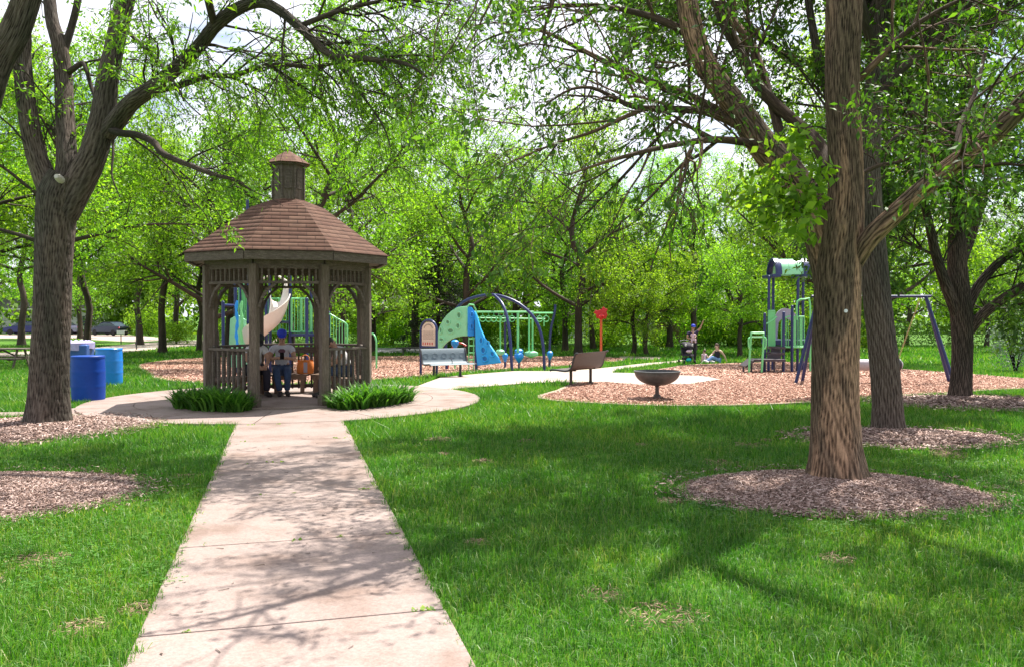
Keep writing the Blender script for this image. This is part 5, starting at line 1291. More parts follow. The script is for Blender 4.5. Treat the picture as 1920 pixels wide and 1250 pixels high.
def plate(name, outline, m, yfun, thk=.07, ovals=(), ovm=None, par=ac, cr=0):
    """climbing panel: outline traced as pixels, put on a slanted upright plane, real thickness; cups raised on it"""
    pts = [A(x, y, yfun(x,y)) for x, y in outline]
    c = sum(pts, Vector())/len(pts)
    e1 = (A(900,600,yfun(900,600))-A(860,600,yfun(860,600))).normalized(); nrm = e1.cross(Vector((0,0,1))).normalized()
    n = len(pts); mb = MB(); mb.add([p+nrm*thk/2 for p in pts]+[p-nrm*thk/2 for p in pts], [tuple(range(n)), tuple(range(2*n-1,n-1,-1))]+[(i,(i+1)%n,n+(i+1)%n,n+i) for i in range(n)])
    o_ = mb.build(name, m, par, bevel=.015)
    for (x, y, rx, ry) in ovals:
        q = A(x,y,yfun(x,y)); k = YA/F; mb = MB(); ring = [q+e1*(rx*k*math.cos(u))+Vector((0,0,ry*k*math.sin(u)))+nrm*thk*.6 for u in [2*PI*j/18 for j in range(18)]]
        mb.tube(ring, .030, 6, closed=True); mb.build('hand_hold', m, o_)
        mb = MB(); ins = [q+e1*(rx*.8*k*math.cos(u))+Vector((0,0,ry*.8*k*math.sin(u))) for u in [2*PI*j/14 for j in range(14)]]
        in2 = [q+e1*(rx*.35*k*math.cos(u))+Vector((0,0,ry*.35*k*math.sin(u))) for u in [2*PI*j/14 for j in range(14)]]
        mb.add([p+nrm*(thk/2+.004) for p in ins]+[p+nrm*(thk/2+.008) for p in in2],[tuple(range(14))]); mb.build('cup', ovm or m, o_)
    return o_
mat('cup_dark', (.10,.27,.14), .6, .1, 6); mat('cup_blue', (.01,.16,.45), .6, .1, 6)
gpl = [(822,655),(821,626),(825,612),(831,600),(838,591),(847,583),(859,576),(876,574),(876,630),(866,630),(857,632),(848,635),(839,641),(832,648),(827,656)]
plate('climbing_panel', gpl, M['panel_green'], lambda x,y: -.5+(876-x)/54*.55, ovals=[(862,591,5,6),(841,604,4.5,4.5),(860,611,4.5,5.5),(846,620,7,5),(828,619,3,6),(829,636,5,3.5)], ovm=M['cup_dark'])
ov2 = [(877,574),(884,576),(889,583),(891,595),(893,630),(877,630)]
plate('climbing_panel', ov2, M['play_blue'], lambda x,y: -.55+(x-877)/54*.3, ovals=[(884,590,3,5),(884,612,3,5)], ovm=M['cup_blue'])
bpl = [(891,583),(896,597),(901,615),(909,633),(918,645),(927,658),(935,670),(939,680),(896,685),(893,655),(892,620)]
plate('climbing_panel', bpl, M['panel_blue'], lambda x,y: -.6-(x-891)/54*.9, ovals=[(904,638,4,6),(916,644,3.5,4),(908,656,6,6),(925,663,5,5),(911,672,7,5.5)], ovm=M['cup_blue'])
MB().tube([A(876,576,-.6),A(880,571,-.6),A(888,572,-.4),A(892,580,0),A(894,590,.3)], .03, 8).build('hand_rail', M['play_green'], ac)
mb = MB()
for x_ in (879,888): mb.tube([A(x_,632,-.3), ground_end(A(x_,690,-.3))], .02, 6)
for y_ in (635,648,661,674): mb.tube([A(879,y_,-.3), A(892,y_,-.3)], .022, 6)
mb.build('rope_ladder', M['play_green'], ac)
mb = MB(); mb.tube([ground_end(A(893,690,-.6)), A(892,600,-.6)], .05, 10); mb.build('support_post', M['navy'], ac)
mb = MB(); mb.tube(spl([ground_end(A(838,668,1)),A(848,650,1),A(862,642,1),A(874,648,1)],10), .03, 8); mb.build('crawl_bar', M['red_paint'], ac)
pod(853,643,.14,1,M['play_blue'])
MB().tube([A(853,646,1), ground_end(A(853,690,1))], .03, 8).build('pod_post', M['play_green'], ac)

# ------------------------------------------------------------------ play structure behind the gazebo
YS = 25.5; zs = Z(YS); ps = thing('play_structure', 'tall play structure with a pale spiral slide seen through the gazebo', 'play structure', (P(545,690,YS).x,YS,zs)); SL = Vector(ps.location)
def S(x, y, d=0): return P(x,y,YS+d)-SL
def post(x, y0, y1, d, r, par, m, fn=S, base=None):
    a = fn(x,y0,d); b = a.copy(); b.z = -.12 if y1 is None else fn(x,y1,d).z
    MB().tube([b, a], r, 12).build('post', m, par)
    MB().ell(a, (r,r,r*.6)).build('post_cap', m, par)
for x_, y0, d in ((418,566,-.6),(441,520,0),(449,500,1.3),(464,376,.6),(505,400,.2),(543,380,0),(583,500,.8),(617,585,0),(575,560,-1)): post(x_, y0, None, d, .048, ps, M['navy'])
MB().tube([S(418,572,-.6),S(441,573,0)], .04, 10).build('cross_bar', M['navy'], ps)
for x0, x1, y0, y1, d in ((546,583,560,622,.0),(505,543,560,622,1.0),(449,464,520,600,1.3)):
    mb = MB(); n = 7
    for y_ in (y0,y1): mb.tube([S(x0,y_,d),S(x1,y_,d+.4)], .028, 8)
    for i in range(n): x_ = x0+(x1-x0)*i/(n-1); mb.tube([S(x_,y0,d+.4*i/(n-1)),S(x_,y1,d+.4*i/(n-1))], .017 if i % 3 else .05, 6)
    mb.build('barrier', M['play_green'], ps)
for d in (-.5,.5):   # stair rails
    mb = MB(); mb.tube(spl([S(617,588,d),S(632,597,d),S(648,606,d),S(651,612,d),S(651,660,d)],14), .026, 8); mb.tube([S(617,640,d),S(651,661,d)], .022, 8)
    for i in range(6): x_ = 620+5.4*i; mb.tube([S(x_,591+i*2.6,d),S(x_,641+i*3.4,d)], .015, 6)
    mb.build('stair_rail', M['play_green'], ps)
mb = MB()
for i in range(6): a = S(612+i*8,640+i*9,0); mb.box((a.x,a.y,a.z),(.26,.9,.04))
mb.build('steps', M['deck_dark'], ps, smooth=False)
for x0, x1, y_, d in ((545,617,628,.3),(440,545,604,.9)):
    a = S(x0,y_,d-.5); b = S(x1,y_,d+.6); MB().box(((a.x+b.x)/2,(a.y+b.y)/2,a.z),(b.x-a.x,1.1,.08)).build('deck', M['navy'], ps, smooth=False, bevel=.01)
# spiral slide: a deep chute swept down a helix
mb = MB(); K = 26; cxs = S(499,600,-.2); ring_n = 9; vs = []; fs = []
for i in range(K):
    f = i/(K-1); a = R(55)-f*R(235); rad_ = .42
    z = S(0,556,0).z*(1-f)+S(0,652,0).z*f+.05*math.cos(f*6)
    cen = Vector((cxs.x+rad_*math.cos(a), cxs.y+rad_*math.sin(a)*1.0, z)); tang = Vector((math.sin(a), -math.cos(a), -.55)).normalized(); out_ = Vector((math.cos(a), math.sin(a), 0))
    for th_ in (0,.03):
        for k in range(ring_n):
            u = PI*k/(ring_n-1); w_ = (.27+th_); hgt = .30+th_+(.22 if k < 3 else 0)
            vs.append(cen+out_*(w_*math.cos(u))+Vector((0,0,-(.22+th_)*math.sin(u)+(.34 if k < 2 else (.18 if k == 2 else (.12 if k == ring_n-1 else 0))))))
m2 = 2*ring_n
for i in range(K-1):
    for k in range(ring_n-1):
        fs.append((i*m2+k, i*m2+k+1, (i+1)*m2+k+1, (i+1)*m2+k)); fs.append((i*m2+ring_n+k, (i+1)*m2+ring_n+k, (i+1)*m2+ring_n+k+1, i*m2+ring_n+k+1))
    for k in (0, ring_n-1): fs.append((i*m2+k, (i+1)*m2+k, (i+1)*m2+ring_n+k, i*m2+ring_n+k))
mb.add(vs, fs); mb.build('spiral_slide', M['slide_white'], ps, ang=60)
MB().tube([S(499,560,-.2),(cxs.x,cxs.y,-.1)], .05, 10).build('slide_post', M['navy'], ps)
mb = MB(); a = S(512,548,.2); mb.tube([a+Vector((-.42,0,-.3)),a+Vector((-.40,0,.35)),a+Vector((0,0,.6)),a+Vector((.40,0,.35)),a+Vector((.42,0,-.3))],.04,10); mb.build('slide_hood', M['slide_white'], ps)
# wavy blue climber
for dx, m_ in ((0,'play_blue'),(9,'play_green')):
    mb = MB(); mb.tube([S(444+dx+1.2*math.sin(k*1.3),545+k*9.5,-.9) for k in range(2,12)], [.03+.025*(k % 2) for k in range(2,12)], 8); mb.build('wavy_climber', M[m_], ps)
o_ = plate('climbing_wall', [(432,598),(446,590),(462,600),(460,650),(470,688),(428,688)], M['panel_green'], lambda x,y: -3.4, par=ps); o_.location = AL-SL
# green handrail loop on its own
gl = G(700,692); t = thing('green_hoop', 'single bent green tube standing right of the gazebo in the wood chips', 'play hoop', tuple(gl))
hgt = P(700,627,gl.y).z-gl.z
MB().tube(spl([(-.25,.6,-.1),(-.25,.6,hgt-.15),(-.15,.45,hgt),(.0,.1,hgt),(.10,0,hgt-.2),(.11,0,hgt*.5),(.11,0,-.1)],24), .032, 10).build('tube', M['play_green'], t)
MB().lathe([(.001,0),(.07,0),(.05,.02),(.001,.02)],10,(.11,0,.0)).build('foot_plate', M['play_green'], t)

# ------------------------------------------------------------------ right play tower
YT = 27.5; zt = Z(YT); tw = thing('play_tower', 'small play tower with green half barrel roof left of the tallest foreground trunk', 'play structure', (P(1475,690,YT).x,YT,zt)); TL = Vector(tw.location)
def Tt(x, y, d=0): return P(x,y,YT+d)-TL
for x_, y0, d in ((1442,518,-.4),(1450,518,.6),(1496.5,518,-.4),(1506,518,.6),(1434,588,-1.2),(1469.5,586,-1.2),(1485.5,574,-1.0)): post(x_, y0, None, d, .045, tw, M['navy'], Tt)
# barrel roof: half pipe along x with blue collars
def hbar(x0, x1, r, th, name, m, ntab=16):
    a = Tt(x0,516,.1); b = Tt(x1,516,.1); prf = [(r*math.cos(PI*k/ntab), r*1.05*math.sin(PI*k/ntab)) for k in range(ntab+1)]+[((r-th)*math.cos(PI*(1-k/ntab)), (r-th)*1.05*math.sin(PI*(1-k/ntab))) for k in range(ntab+1)]
    return MB().prism(prf, lambda p,q,t_: Vector((t_, a.y+p, a.z+q)), a.x, b.x).build(name, m, tw)
hbar(1456,1498,.50,.04,'barrel_roof',M['panel_green']); hbar(1446,1457,.53,.07,'roof_collar',M['navy']); hbar(1497,1509,.53,.07,'roof_collar',M['navy'])
for x_ in (1446,1502):
    a = Tt(x_+2,518,0); MB().box((a.x,a.y+.1,a.z),(.28,1.15,.10)).build('roof_bracket', M['navy'], tw, smooth=False, bevel=.015)
# arch panel with opening
def poly_plate(name, outl, m, d, thk=.05, hole=None, fn=Tt, par=None):
    pts = [fn(x,y,d) for x,y in outl]
    if hole is None:
        n = len(pts); return MB().add([p+Vector((0,-thk/2,0)) for p in pts]+[p+Vector((0,thk/2,0)) for p in pts], [tuple(range(n)),tuple(range(2*n-1,n-1,-1))]+[(i,(i+1)%n,n+(i+1)%n,n+i) for i in range(n)]).build(name, m, par, bevel=.008)
    hp = [fn(x,y,d) for x,y in hole]; n = len(pts); mb = MB()
    v = [p+Vector((0,s*thk/2,0)) for s in (-1,1) for L_ in (pts,hp) for p in L_]
    fs = [];
    for i in range(n-1):
        j = i+1; fs += [(i,j,n+j,n+i),(2*n+i,3*n+i,3*n+j,2*n+j),(i,2*n+i,2*n+j,j),(n+i,n+j,3*n+j,3*n+i)]
    fs += [(0,n,3*n,2*n),(n-1,3*n-1,4*n-1,2*n-1)]
    return mb.add(v, fs).build(name, m, par)
oa = [(1453,636)]+[(1473-20*math.cos(PI*k/12),598-20*math.sin(PI*k/12)) for k in range(13)]+[(1493,636)]
ha = [(1457,636)]+[(1472-13*math.cos(PI*k/12),608-11*math.sin(PI*k/12)) for k in range(13)]+[(1484,636)]
poly_plate('arch_panel', oa, M['panel_grey'], .75, hole=ha, par=tw)
a = Tt(1452,642,-.55); b = Tt(1503,642,.7); MB().box(((a.x+b.x)/2,(a.y+b.y)/2,a.z),(b.x-a.x+.1,1.3,.16)).build('deck', M['navy'], tw, smooth=False, bevel=.01)
for x0, x1, y0, y1, d in ((1441,1453,583,652,-.7),(1484,1508,594,648,-.6)):
    mb = MB()
    for y_ in (y0,y1): mb.tube([Tt(x0,y_,d),Tt(x1,y_,d)], .026, 8)
    n = 5
    for i in range(n):
        x_ = x0+(x1-x0)*i/(n-1)
        if i in (1,3): c = Tt(x_,(y0+y1)/2,d); mb.box((c.x,c.y,c.z),(.09,.025,Tt(0,y0,d).z-Tt(0,y1,d).z))
        else: mb.tube([Tt(x_,y0,d),Tt(x_,y1,d)], .016, 6)
    mb.build('barrier', M['play_green'], tw)
MB().tube(spl([Tt(1436,607,-1.1),Tt(1445,603,-1),Tt(1456,594,-.8)],8), .024, 8).build('hand_rail', M['play_green'], tw)
MB().tube(spl([Tt(1466,650,-1.1),Tt(1466,606,-1.1),Tt(1471,597,-1),Tt(1480,593,-.8),Tt(1488,594,-.6)],12), .024, 8).build('hand_rail', M['play_green'], tw)
MB().tube(spl([Tt(1494,600,-.9),Tt(1494,570,-.9),Tt(1499,562,-.9),Tt(1514,562,-.9),Tt(1519,570,-.9),Tt(1519,690,-.9),Tt(1519,697,-.9)],24), .03, 10).build('climb_hoop', M['play_green'], tw)
mb = MB()
for x_ in (1474,1478): mb.tube([Tt(x_,598,-.9),Tt(x_,648,-.9)], .016, 6)
mb.tube([Tt(1470,650,-1),Tt(1520,651,-.9)], .03, 8); mb.build('rail', M['play_green'], tw)
# transfer steps
mb = MB()
for x0, x1, y_, d, th_ in ((1408,1466,674,-1.6,.07),(1440,1465,662,-1.2,.07),(1444,1466,651,-.9,.07)):
    a = Tt(x0,y_,d); b = Tt(x1,y_,d); mb.box(((a.x+b.x)/2,a.y,a.z),(b.x-a.x,.75,th_))
for x0, x1, y0, y1, d in ((1440,1464,663,673,-1.55),(1445,1464,652,662,-1.2)):
    a = Tt(x0,y0,d); b = Tt(x1,y1,d); mb.box(((a.x+b.x)/2,a.y,(a.z+b.z)/2),(b.x-a.x,.03,a.z-b.z))
mb.build('transfer_steps', M['deck_dark'], tw, smooth=False)
a = Tt(1393,686,-1.6); b = Tt(1409,674,-1.6); MB().bar(a,b,.75,.06).build('ramp', M['deck_dark'], tw, smooth=False)
for x_ in (1394,1409,1452): q = Tt(x_,680,-1.9); MB().tube([(q.x,q.y,-.1),(q.x,q.y,Tt(0,675,-1.9).z if x_ > 1400 else Tt(0,686,-1.9).z)],.03,8).build('leg', M['deck_dark'], tw)
MB().tube(spl([(Tt(1408,0,-2.0).x,-2.0,-.1),Tt(1408,632,-2.0),Tt(1411,625,-2),Tt(1429,625,-2),Tt(1432,632,-2),(Tt(1432,0,-2.0).x,-2.0,-.1)],24), .032, 10).build('grab_hoop', M['play_green'], tw)
MB().tube([Tt(1409,632,-2.0),Tt(1431,632,-2.0)], .025, 8).build('grab_bar', M['play_green'], tw)
MB().tube(spl([Tt(1408,632,-2),Tt(1404,634,-2.1),Tt(1403.5,645,-2.1),Tt(1405,652,-2.1),Tt(1408,654,-2)],12), .022, 8).build('grab_handle', M['play_green'], tw)
MB().tube(spl([Tt(1432,632,-2),Tt(1436,634,-2.1),Tt(1436.5,645,-2.1),Tt(1435,652,-2.1),Tt(1432,654,-2)],12), .022, 8).build('grab_handle', M['play_green'], tw)

# ------------------------------------------------------------------ red flower on a post
fl = G(1127,672); fl = at(1127, 40); t = thing('flower_post', 'red flower shaped play piece on an orange red pole', 'play post', tuple(fl)); fz = P(1127,592,40).z-fl.z
MB().tube([(0,0,-.1),(0,0,fz-.05)], .06, 12).build('pole', M['orange_paint'], t)
hd = MB(); hd.ell((0,-.02,fz-.04),(.17,.15,.15),16); hdo = hd.build('flower_head', M['red_paint'], t)
for a_, l_, w_ in ((R(58),.56,.17),(R(18),.42,.13),(R(112),.38,.11),(R(150),.52,.12),(R(-22),.40,.12),(R(85),.30,.12),(R(200),.36,.11)):
    l_ *= .72; w_ *= .8; d = Vector((math.cos(a_),0,math.sin(a_))); q = Vector((-d.z,0,d.x)); c = Vector((0,0,fz+.03)); out = [(0,-w_*.5),(l_*.5,-w_),(l_,-w_*.9),(l_*.93,0),(l_,w_*.9),(l_*.5,w_),(0,w_*.5)]
    MB().prism(out, lambda p_,r_,t_: c+d*p_+q*r_+Vector((0,t_+.25*p_*p_,0)), -.03, .03).build('petal', M['red_paint'], hdo, bevel=.01)
for s in (-1,1):
    MB().tube([(s*.09,-.14,fz-.06),(s*.13,-.24,fz-.07)], .06, 12).build('horn', M['red_paint'], hdo)

# ------------------------------------------------------------------ swing frame with log
YW = 19.6; sw_ = thing('swing_frame', 'blue legged swing frame straddling the two right hand trunks', 'swing', (P(1640,715,YW).x,YW,Z(YW))); WL = Vector(sw_.location)
def Sw(x, y, d=0): return P(x,y,YW+d)-WL
tp = [Sw(1534,556,0), Sw(1736,556,0)]
for top_, legs in ((tp[0], [(1490,722,-.1),(1503,719,.8)]), (tp[1], [(1782,714,.4),(1792,722,-.5)])):
    for x_, y_, d in legs:
        q = Sw(x_,y_,d); q.z = Z(YW+d)-WL.z-.08; MB().tube([q, top_], .040, 12).build('leg', M['navy'], sw_)
MB().tube([tp[0]-Vector((.15,0,0)), tp[1]+Vector((.12,0,0))], .032, 12).build('top_beam', M['navy'], sw_)
ends = [Sw(1545,683,0), Sw(1692,683,0)]
for e_, dx in ((ends[0],1),(ends[1],-1)):
    for o2 in (0,):
        hang = Vector((e_.x+.32*-dx*-1*0 + (.0), 0, 0))
        topc = Vector((tp[0].x+.35 if dx > 0 else tp[1].x-.12, 0, tp[0].z))
        bot = Vector((e_.x+dx*.10, e_.y, e_.z+.13)); mb = MB(); n = 46
        for i in range(n):
            c = topc.lerp(bot, (i+.5)/n); d = (bot-topc).normalized(); q = d.cross(Vector((0,1,0))) if i % 2 else Vector((0,1,0)); l_ = (bot-topc).length/n*.75
            mb.tube([c-d*l_+q*.0, c-d*l_*.5+q*.016, c+d*l_*.5+q*.016, c+d*l_, c+d*l_*.5-q*.016, c-d*l_*.5-q*.016], .0055, 4, closed=True)
        mb.build('chain', M['chain'], sw_)
lg = thing('log_swing', 'grey padded log hanging level from the swing chains', 'swing seat', tuple((ends[0]+ends[1])/2+WL)); hl = (ends[1]-ends[0]).length/2
MB().lathe([(.001,-hl),(.07,-hl+.01),(.115,-hl+.05),(.13,-hl+.12),(.13,hl-.12),(.115,hl-.05),(.07,hl-.01),(.001,hl)],22,(0,0,0),Matrix.Rotation(R(90),3,'Y')).build('log', M['log_grey'], lg)
for s in (-1,1): MB().lathe([(.133,-.03),(.140,-.03),(.140,.03),(.133,.03)],22,(s*(hl-.10),0,0),Matrix.Rotation(R(90),3,'Y')).build('band', M['dark_metal'], lg)
# ------------------------------------------------------------------ people
def skin(name, verts, edges, rads, root, mats, parent=None, sub=2, extra=None):
    me = bpy.data.meshes.new(name); me.from_pydata([tuple(v) for v in verts], edges, [])
    o = bpy.data.objects.new(name, me); COL.objects.link(o)
    sk = o.modifiers.new('skin','SKIN'); sk.use_smooth_shade = True; sk.branch_smoothing = .4
    ly = me.skin_vertices[0].data if me.skin_vertices else None
    if ly is None:
        bm = bmesh.new(); bm.from_mesh(me); bm.verts.layers.skin.verify(); bm.to_mesh(me); bm.free(); ly = me.skin_vertices[0].data
    for i, r in enumerate(rads):
        ly[i].radius = r if isinstance(r, tuple) else (r, r); ly[i].use_root = (i == root)
    ss = o.modifiers.new('sub','SUBSURF'); ss.levels = sub; ss.render_levels = sub
    dg = bpy.context.evaluated_depsgraph_get(); dg.update(); ev = o.evaluated_get(dg)
    nm = bpy.data.meshes.new_from_object(ev); bpy.data.objects.remove(o); bpy.data.meshes.remove(me)
    if extra:
        bm = bmesh.new(); bm.from_mesh(nm); tmp = extra.mesh('t'); bm.from_mesh(tmp); bm.to_mesh(nm); bm.free(); bpy.data.meshes.remove(tmp)
    nm.polygons.foreach_set('use_smooth', [True]*len(nm.polygons))
    return link(name, nm, mats, parent)

def person(label, loc, rz, J, skinm, top, topm, bottomm, shoem, hair, hat=None, group=None, sleeve=.55, legs='long', k=1.0, fat=1.0, headturn=0, headtilt=0, hair_long=False, extra_parts=None):
    """J: joints in metres (person faces -y). One continuous body; clothing, hair, cap and shoes are parts."""
    t = thing('person', label, 'person', tuple(loc), rz, group)
    J = {a: Vector(b) for a, b in J.items()}
    nm = ['pelvis','waist','chest','neck','jaw','head','crown','shL','elL','wrL','shR','elR','wrR','hipL','knL','anL','toL','hipR','knR','anR','toR','clL','clR']
    head = J['head']; up = (J['head']-J['neck']).normalized()
    fwd = Matrix.Rotation(headturn,3,'Z') @ Vector((0,-1,0)); fwd = (fwd-up*fwd.dot(up)).normalized()
    up, fwd = (up*math.cos(headtilt)+fwd*math.sin(headtilt)).normalized(), (fwd*math.cos(headtilt)-up*math.sin(headtilt)).normalized(); sdv = up.cross(fwd).normalized()
    J['jaw'] = J['head']-up*.075*k; J['crown'] = J['head']+up*.055*k
    J['clL'] = J['chest'].lerp(J['shL'],.55)+Vector((0,0,.03*k)); J['clR'] = J['chest'].lerp(J['shR'],.55)+Vector((0,0,.03*k))
    r = dict(pelvis=(.125*fat,.105), waist=(.125*fat,.10*fat), chest=(.135*fat,.105*fat), neck=(.052,.052), jaw=(.062,.066), head=(.080,.094), crown=(.06,.07), shL=.06, elL=.043, wrL=.027, shR=.06, elR=.043, wrR=.027,
             hipL=.085, knL=.058, anL=.036, toL=.03, hipR=.085, knR=.058, anR=.036, toR=.03, clL=.07, clR=.07)
    def kk(v): return tuple(x*k for x in v) if isinstance(v, tuple) else v*k
    idx = {n_: i for i, n_ in enumerate(nm)}
    E = [('pelvis','waist'),('waist','chest'),('chest','neck'),('neck','jaw'),('jaw','head'),('head','crown'),('chest','clL'),('clL','shL'),('shL','elL'),('elL','wrL'),('chest','clR'),('clR','shR'),('shR','elR'),('elR','wrR'),
         ('pelvis','hipL'),('hipL','knL'),('knL','anL'),('anL','toL'),('pelvis','hipR'),('hipR','knR'),('knR','anR'),('anR','toR')]
    ex = MB()
    for s in 'LR':   # hands: palm and five bent fingers, growing out of the wrist
        w = J['wr'+s]; d = (w-J['el'+s]).normalized(); hd = J.get('hand'+s, None)
        d = (Vector(hd)).normalized() if hd is not None else d
        sd = d.cross(Vector((0,0,1))); sd = sd.normalized() if sd.length > .1 else Vector((1,0,0)); dn = sd.cross(d)
        if dn.z > 0: dn = -dn
        pm = w+d*.05*k
        ex.tube([w-d*.02*k, w+d*.02*k, pm, w+d*.09*k], [.026*k,.030*k,.034*k,.028*k], 10)
        for i, (o_, l_) in enumerate(((-.030,.065),(-.010,.078),(.010,.072),(.028,.058))):
            b = w+d*.085*k+sd*o_*k; ex.tube([b, b+d*l_*.45*k+dn*.008*k, b+d*l_*.8*k+dn*.028*k, b+d*l_*.85*k+dn*.045*k], [.0095*k,.009*k,.0085*k,.006*k], 6)
        sg_ = 1 if s == 'L' else -1
        b = w+d*.035*k+sd*sg_*.026*k; ex.tube([b, b+d*.03*k+sd*sg_*.022*k, b+d*.06*k+sd*sg_*.026*k+dn*.01*k], [.011*k,.0105*k,.007*k], 6)
    # face: nose, ears, eye sockets read through small forms on the same surface
    hc = J['head']; ex.tube([hc+fwd*.088*k+up*.012*k, hc+fwd*.104*k-up*.018*k, hc+fwd*.098*k-up*.030*k], [.009*k,.014*k,.012*k], 6)
    for s in (-1,1): ex.ell(hc+sdv*s*.083*k-up*.008*k, (.010*k,.020*k,.028*k), 8)
    ex.ell(hc-up*.09*k+fwd*.055*k, (.035*k,.035*k,.028*k), 10)
    body = skin('body', [J[n_] for n_ in nm], [(idx[a],idx[b]) for a,b in E], [kk(r[n_]) for n_ in nm], 0, M[skinm], t, extra=ex)
    for s in (-1,1):
        MB().ell(hc+fwd*.086*k+sdv*s*.032*k+up*.010*k, .011*k, 8).build('eye', M['phone_black'], body)
    MB().tube([hc+fwd*.088*k+sdv*.022*k-up*.052*k, hc+fwd*.094*k-up*.054*k, hc+fwd*.088*k-sdv*.022*k-up*.052*k], .005*k, 6).build('mouth', M['red_paint'] if False else M['skin_tan'], body)
    g = .016*k
    # top
    if topm:
        V = ['pelvis','waist','chest','nb','clL','shL','seL','clR','shR','seR']; K_ = dict(J); K_['nb'] = J['chest'].lerp(J['neck'],.62); K_['seL'] = J['shL'].lerp(J['elL'],sleeve); K_['seR'] = J['shR'].lerp(J['elR'],sleeve)
        K_['pelvis'] = J['pelvis']+Vector((0,0,.03*k))
        rr_ = dict(pelvis=(.135*fat*k+g,.115*k+g), waist=(.13*fat*k+g,.105*fat*k+g), chest=(.14*fat*k+g,.11*fat*k+g), nb=(.062*k,.062*k), clL=.075*k+g, shL=.064*k+g, seL=.060*k+g, clR=.075*k+g, shR=.064*k+g, seR=.060*k+g)
        Ee = [('pelvis','waist'),('waist','chest'),('chest','nb'),('chest','clL'),('clL','shL'),('chest','clR'),('clR','shR')]
        if sleeve > 0.05: Ee += [('shL','seL'),('shR','seR')]
        else: V = [v for v in V if v not in ('seL','seR','shL','shR')]; Ee = Ee[:4]+[('chest','clR')]; Ee = [e for e in Ee if 'sh' not in e[0] and 'sh' not in e[1]]
        ix = {n_: i for i, n_ in enumerate(V)}
        skin(top, [K_[n_] for n_ in V], [(ix[a],ix[b]) for a,b in Ee], [rr_[n_] for n_ in V], 0, M[topm], t)
    V = ['pelvis','hipL','knL','anL','hipR','knR','anR']
    if legs == 'short': V = ['pelvis','hipL','kL','hipR','kR']
    K_ = dict(J); K_['kL'] = J['hipL'].lerp(J['knL'],.6); K_['kR'] = J['hipR'].lerp(J['knR'],.6)
    rr_ = dict(pelvis=(.13*fat*k+g*.6,.11*k+g*.6), hipL=.09*k+g, knL=.062*k+g, anL=.048*k+g, hipR=.09*k+g, knR=.062*k+g, anR=.048*k+g, kL=.08*k+g, kR=.08*k+g)
    Ee = [('pelvis','hipL'),('pelvis','hipR')]+([('hipL','knL'),('knL','anL'),('hipR','knR'),('knR','anR')] if legs == 'long' else [('hipL','kL'),('hipR','kR')])
    ix = {n_: i for i, n_ in enumerate(V)}; skin('trousers' if legs == 'long' else 'shorts', [K_[n_] for n_ in V], [(ix[a],ix[b]) for a,b in Ee], [rr_[n_] for n_ in V], 0, M[bottomm], t)
    for s in 'LR':
        a = J['an'+s]; b = J['to'+s]; d = (b-a); d.z *= .3; d.normalize()
        mb = MB(); mb.tube([a-d*.05*k+Vector((0,0,-.035*k)), a+Vector((0,0,-.02*k)), a.lerp(b,.6)+Vector((0,0,-.01*k)), b+d*.03*k+Vector((0,0,-.005*k))], [.035*k,.05*k,.046*k,.028*k], 12); mb.build('shoe', M[shoem], t)
    # hair
    mt = Matrix([[sdv.x,fwd.x,up.x],[sdv.y,fwd.y,up.y],[sdv.z,fwd.z,up.z]])
    hm = MB(); hm.ell(hc-fwd*.030*k+up*.024*k, (.088*k,.088*k,.098*k), 16, mt); 
    if hair_long: hm.ell(hc-fwd*.07*k-up*.05*k, (.075*k,.06*k,.12*k), 12, mt)
    hm.build('hair', M[hair], t)
    if hat:
        c = hc+up*.066*k-fwd*.012*k; hm = MB(); hm.lathe([(.093*k,-.005*k),(.095*k,.02*k),(.088*k,.05*k),(.066*k,.078*k),(.03*k,.092*k),(.001,.095*k)],18,c,mt)
        cp = hm.build('cap', M[hat], t)
        br = MB(); br.prism([(-.072,.07),(-.065,.115),(-.038,.150),(0,.160),(.038,.150),(.065,.115),(.072,.07)], lambda a,b,t_: c+(mt @ Vector((a*k,b*k,t_*k+.0*(b-.07)*k))), -.006, .006); br.build('brim', M[hat], cp)
    return t, J, dict(hc=hc, up=up, fwd=fwd)

# seated man: sits on the gazebo's back bench (slightly left), facing the opening
mp = gz(-.13,.80,.045)
JM = dict(pelvis=(0,.10,.56), waist=(0,.09,.72), chest=(0,.05,.93), neck=(0,.03,1.10), head=(0,-.03,1.235), shL=(.20,.04,1.00), elL=(.27,-.08,.76), wrL=(.07,-.26,.80), shR=(-.20,.04,1.00), elR=(-.27,-.08,.76), wrR=(-.07,-.26,.80),
          handL=(-.6,-.35,.05), handR=(.6,-.35,.05), hipL=(.10,.06,.53), knL=(.12,-.34,.50), anL=(.10,-.36,.09), toL=(.13,-.52,.035), hipR=(-.10,.06,.53), knR=(-.12,-.36,.50), anR=(-.04,-.42,.09), toR=(-.06,-.58,.035))
JM = {a: (tuple(x*.875 for x in b) if not a.startswith('hand') else b) for a, b in JM.items()}
man, _, hi = person('person in a blue cap, grey tee and jeans seated looking at a phone', mp, PA, JM, 'skin_tan', 'shirt', 'shirt_grey', 'denim', 'shoe_dark', 'hair_dark', 'cap_blue', fat=1.15, headtilt=.10, k=.94)
MB().prism([(-.06,.79),(.05,.79),(.065,.83),(.03,.86),(-.035,.86),(-.07,.83)], lambda a,b,t_: Vector((a,-.10+t_,b)), -.004, .004).build('shirt_print', M['print_dark'], man)
ph = thing('phone', 'dark phone held in both hands by the seated person in the blue cap', 'phone', tuple(mp), PA)
MB().box((0,-.30,.74),(.075,.012,.15),0,R(-35)).build('phone_body', M['phone_black'], ph, smooth=False, bevel=.004); MB().box((0,-.292,.747),(.066,.003,.135),0,R(-35)).build('screen', M['glass_dark'], ph, smooth=False)
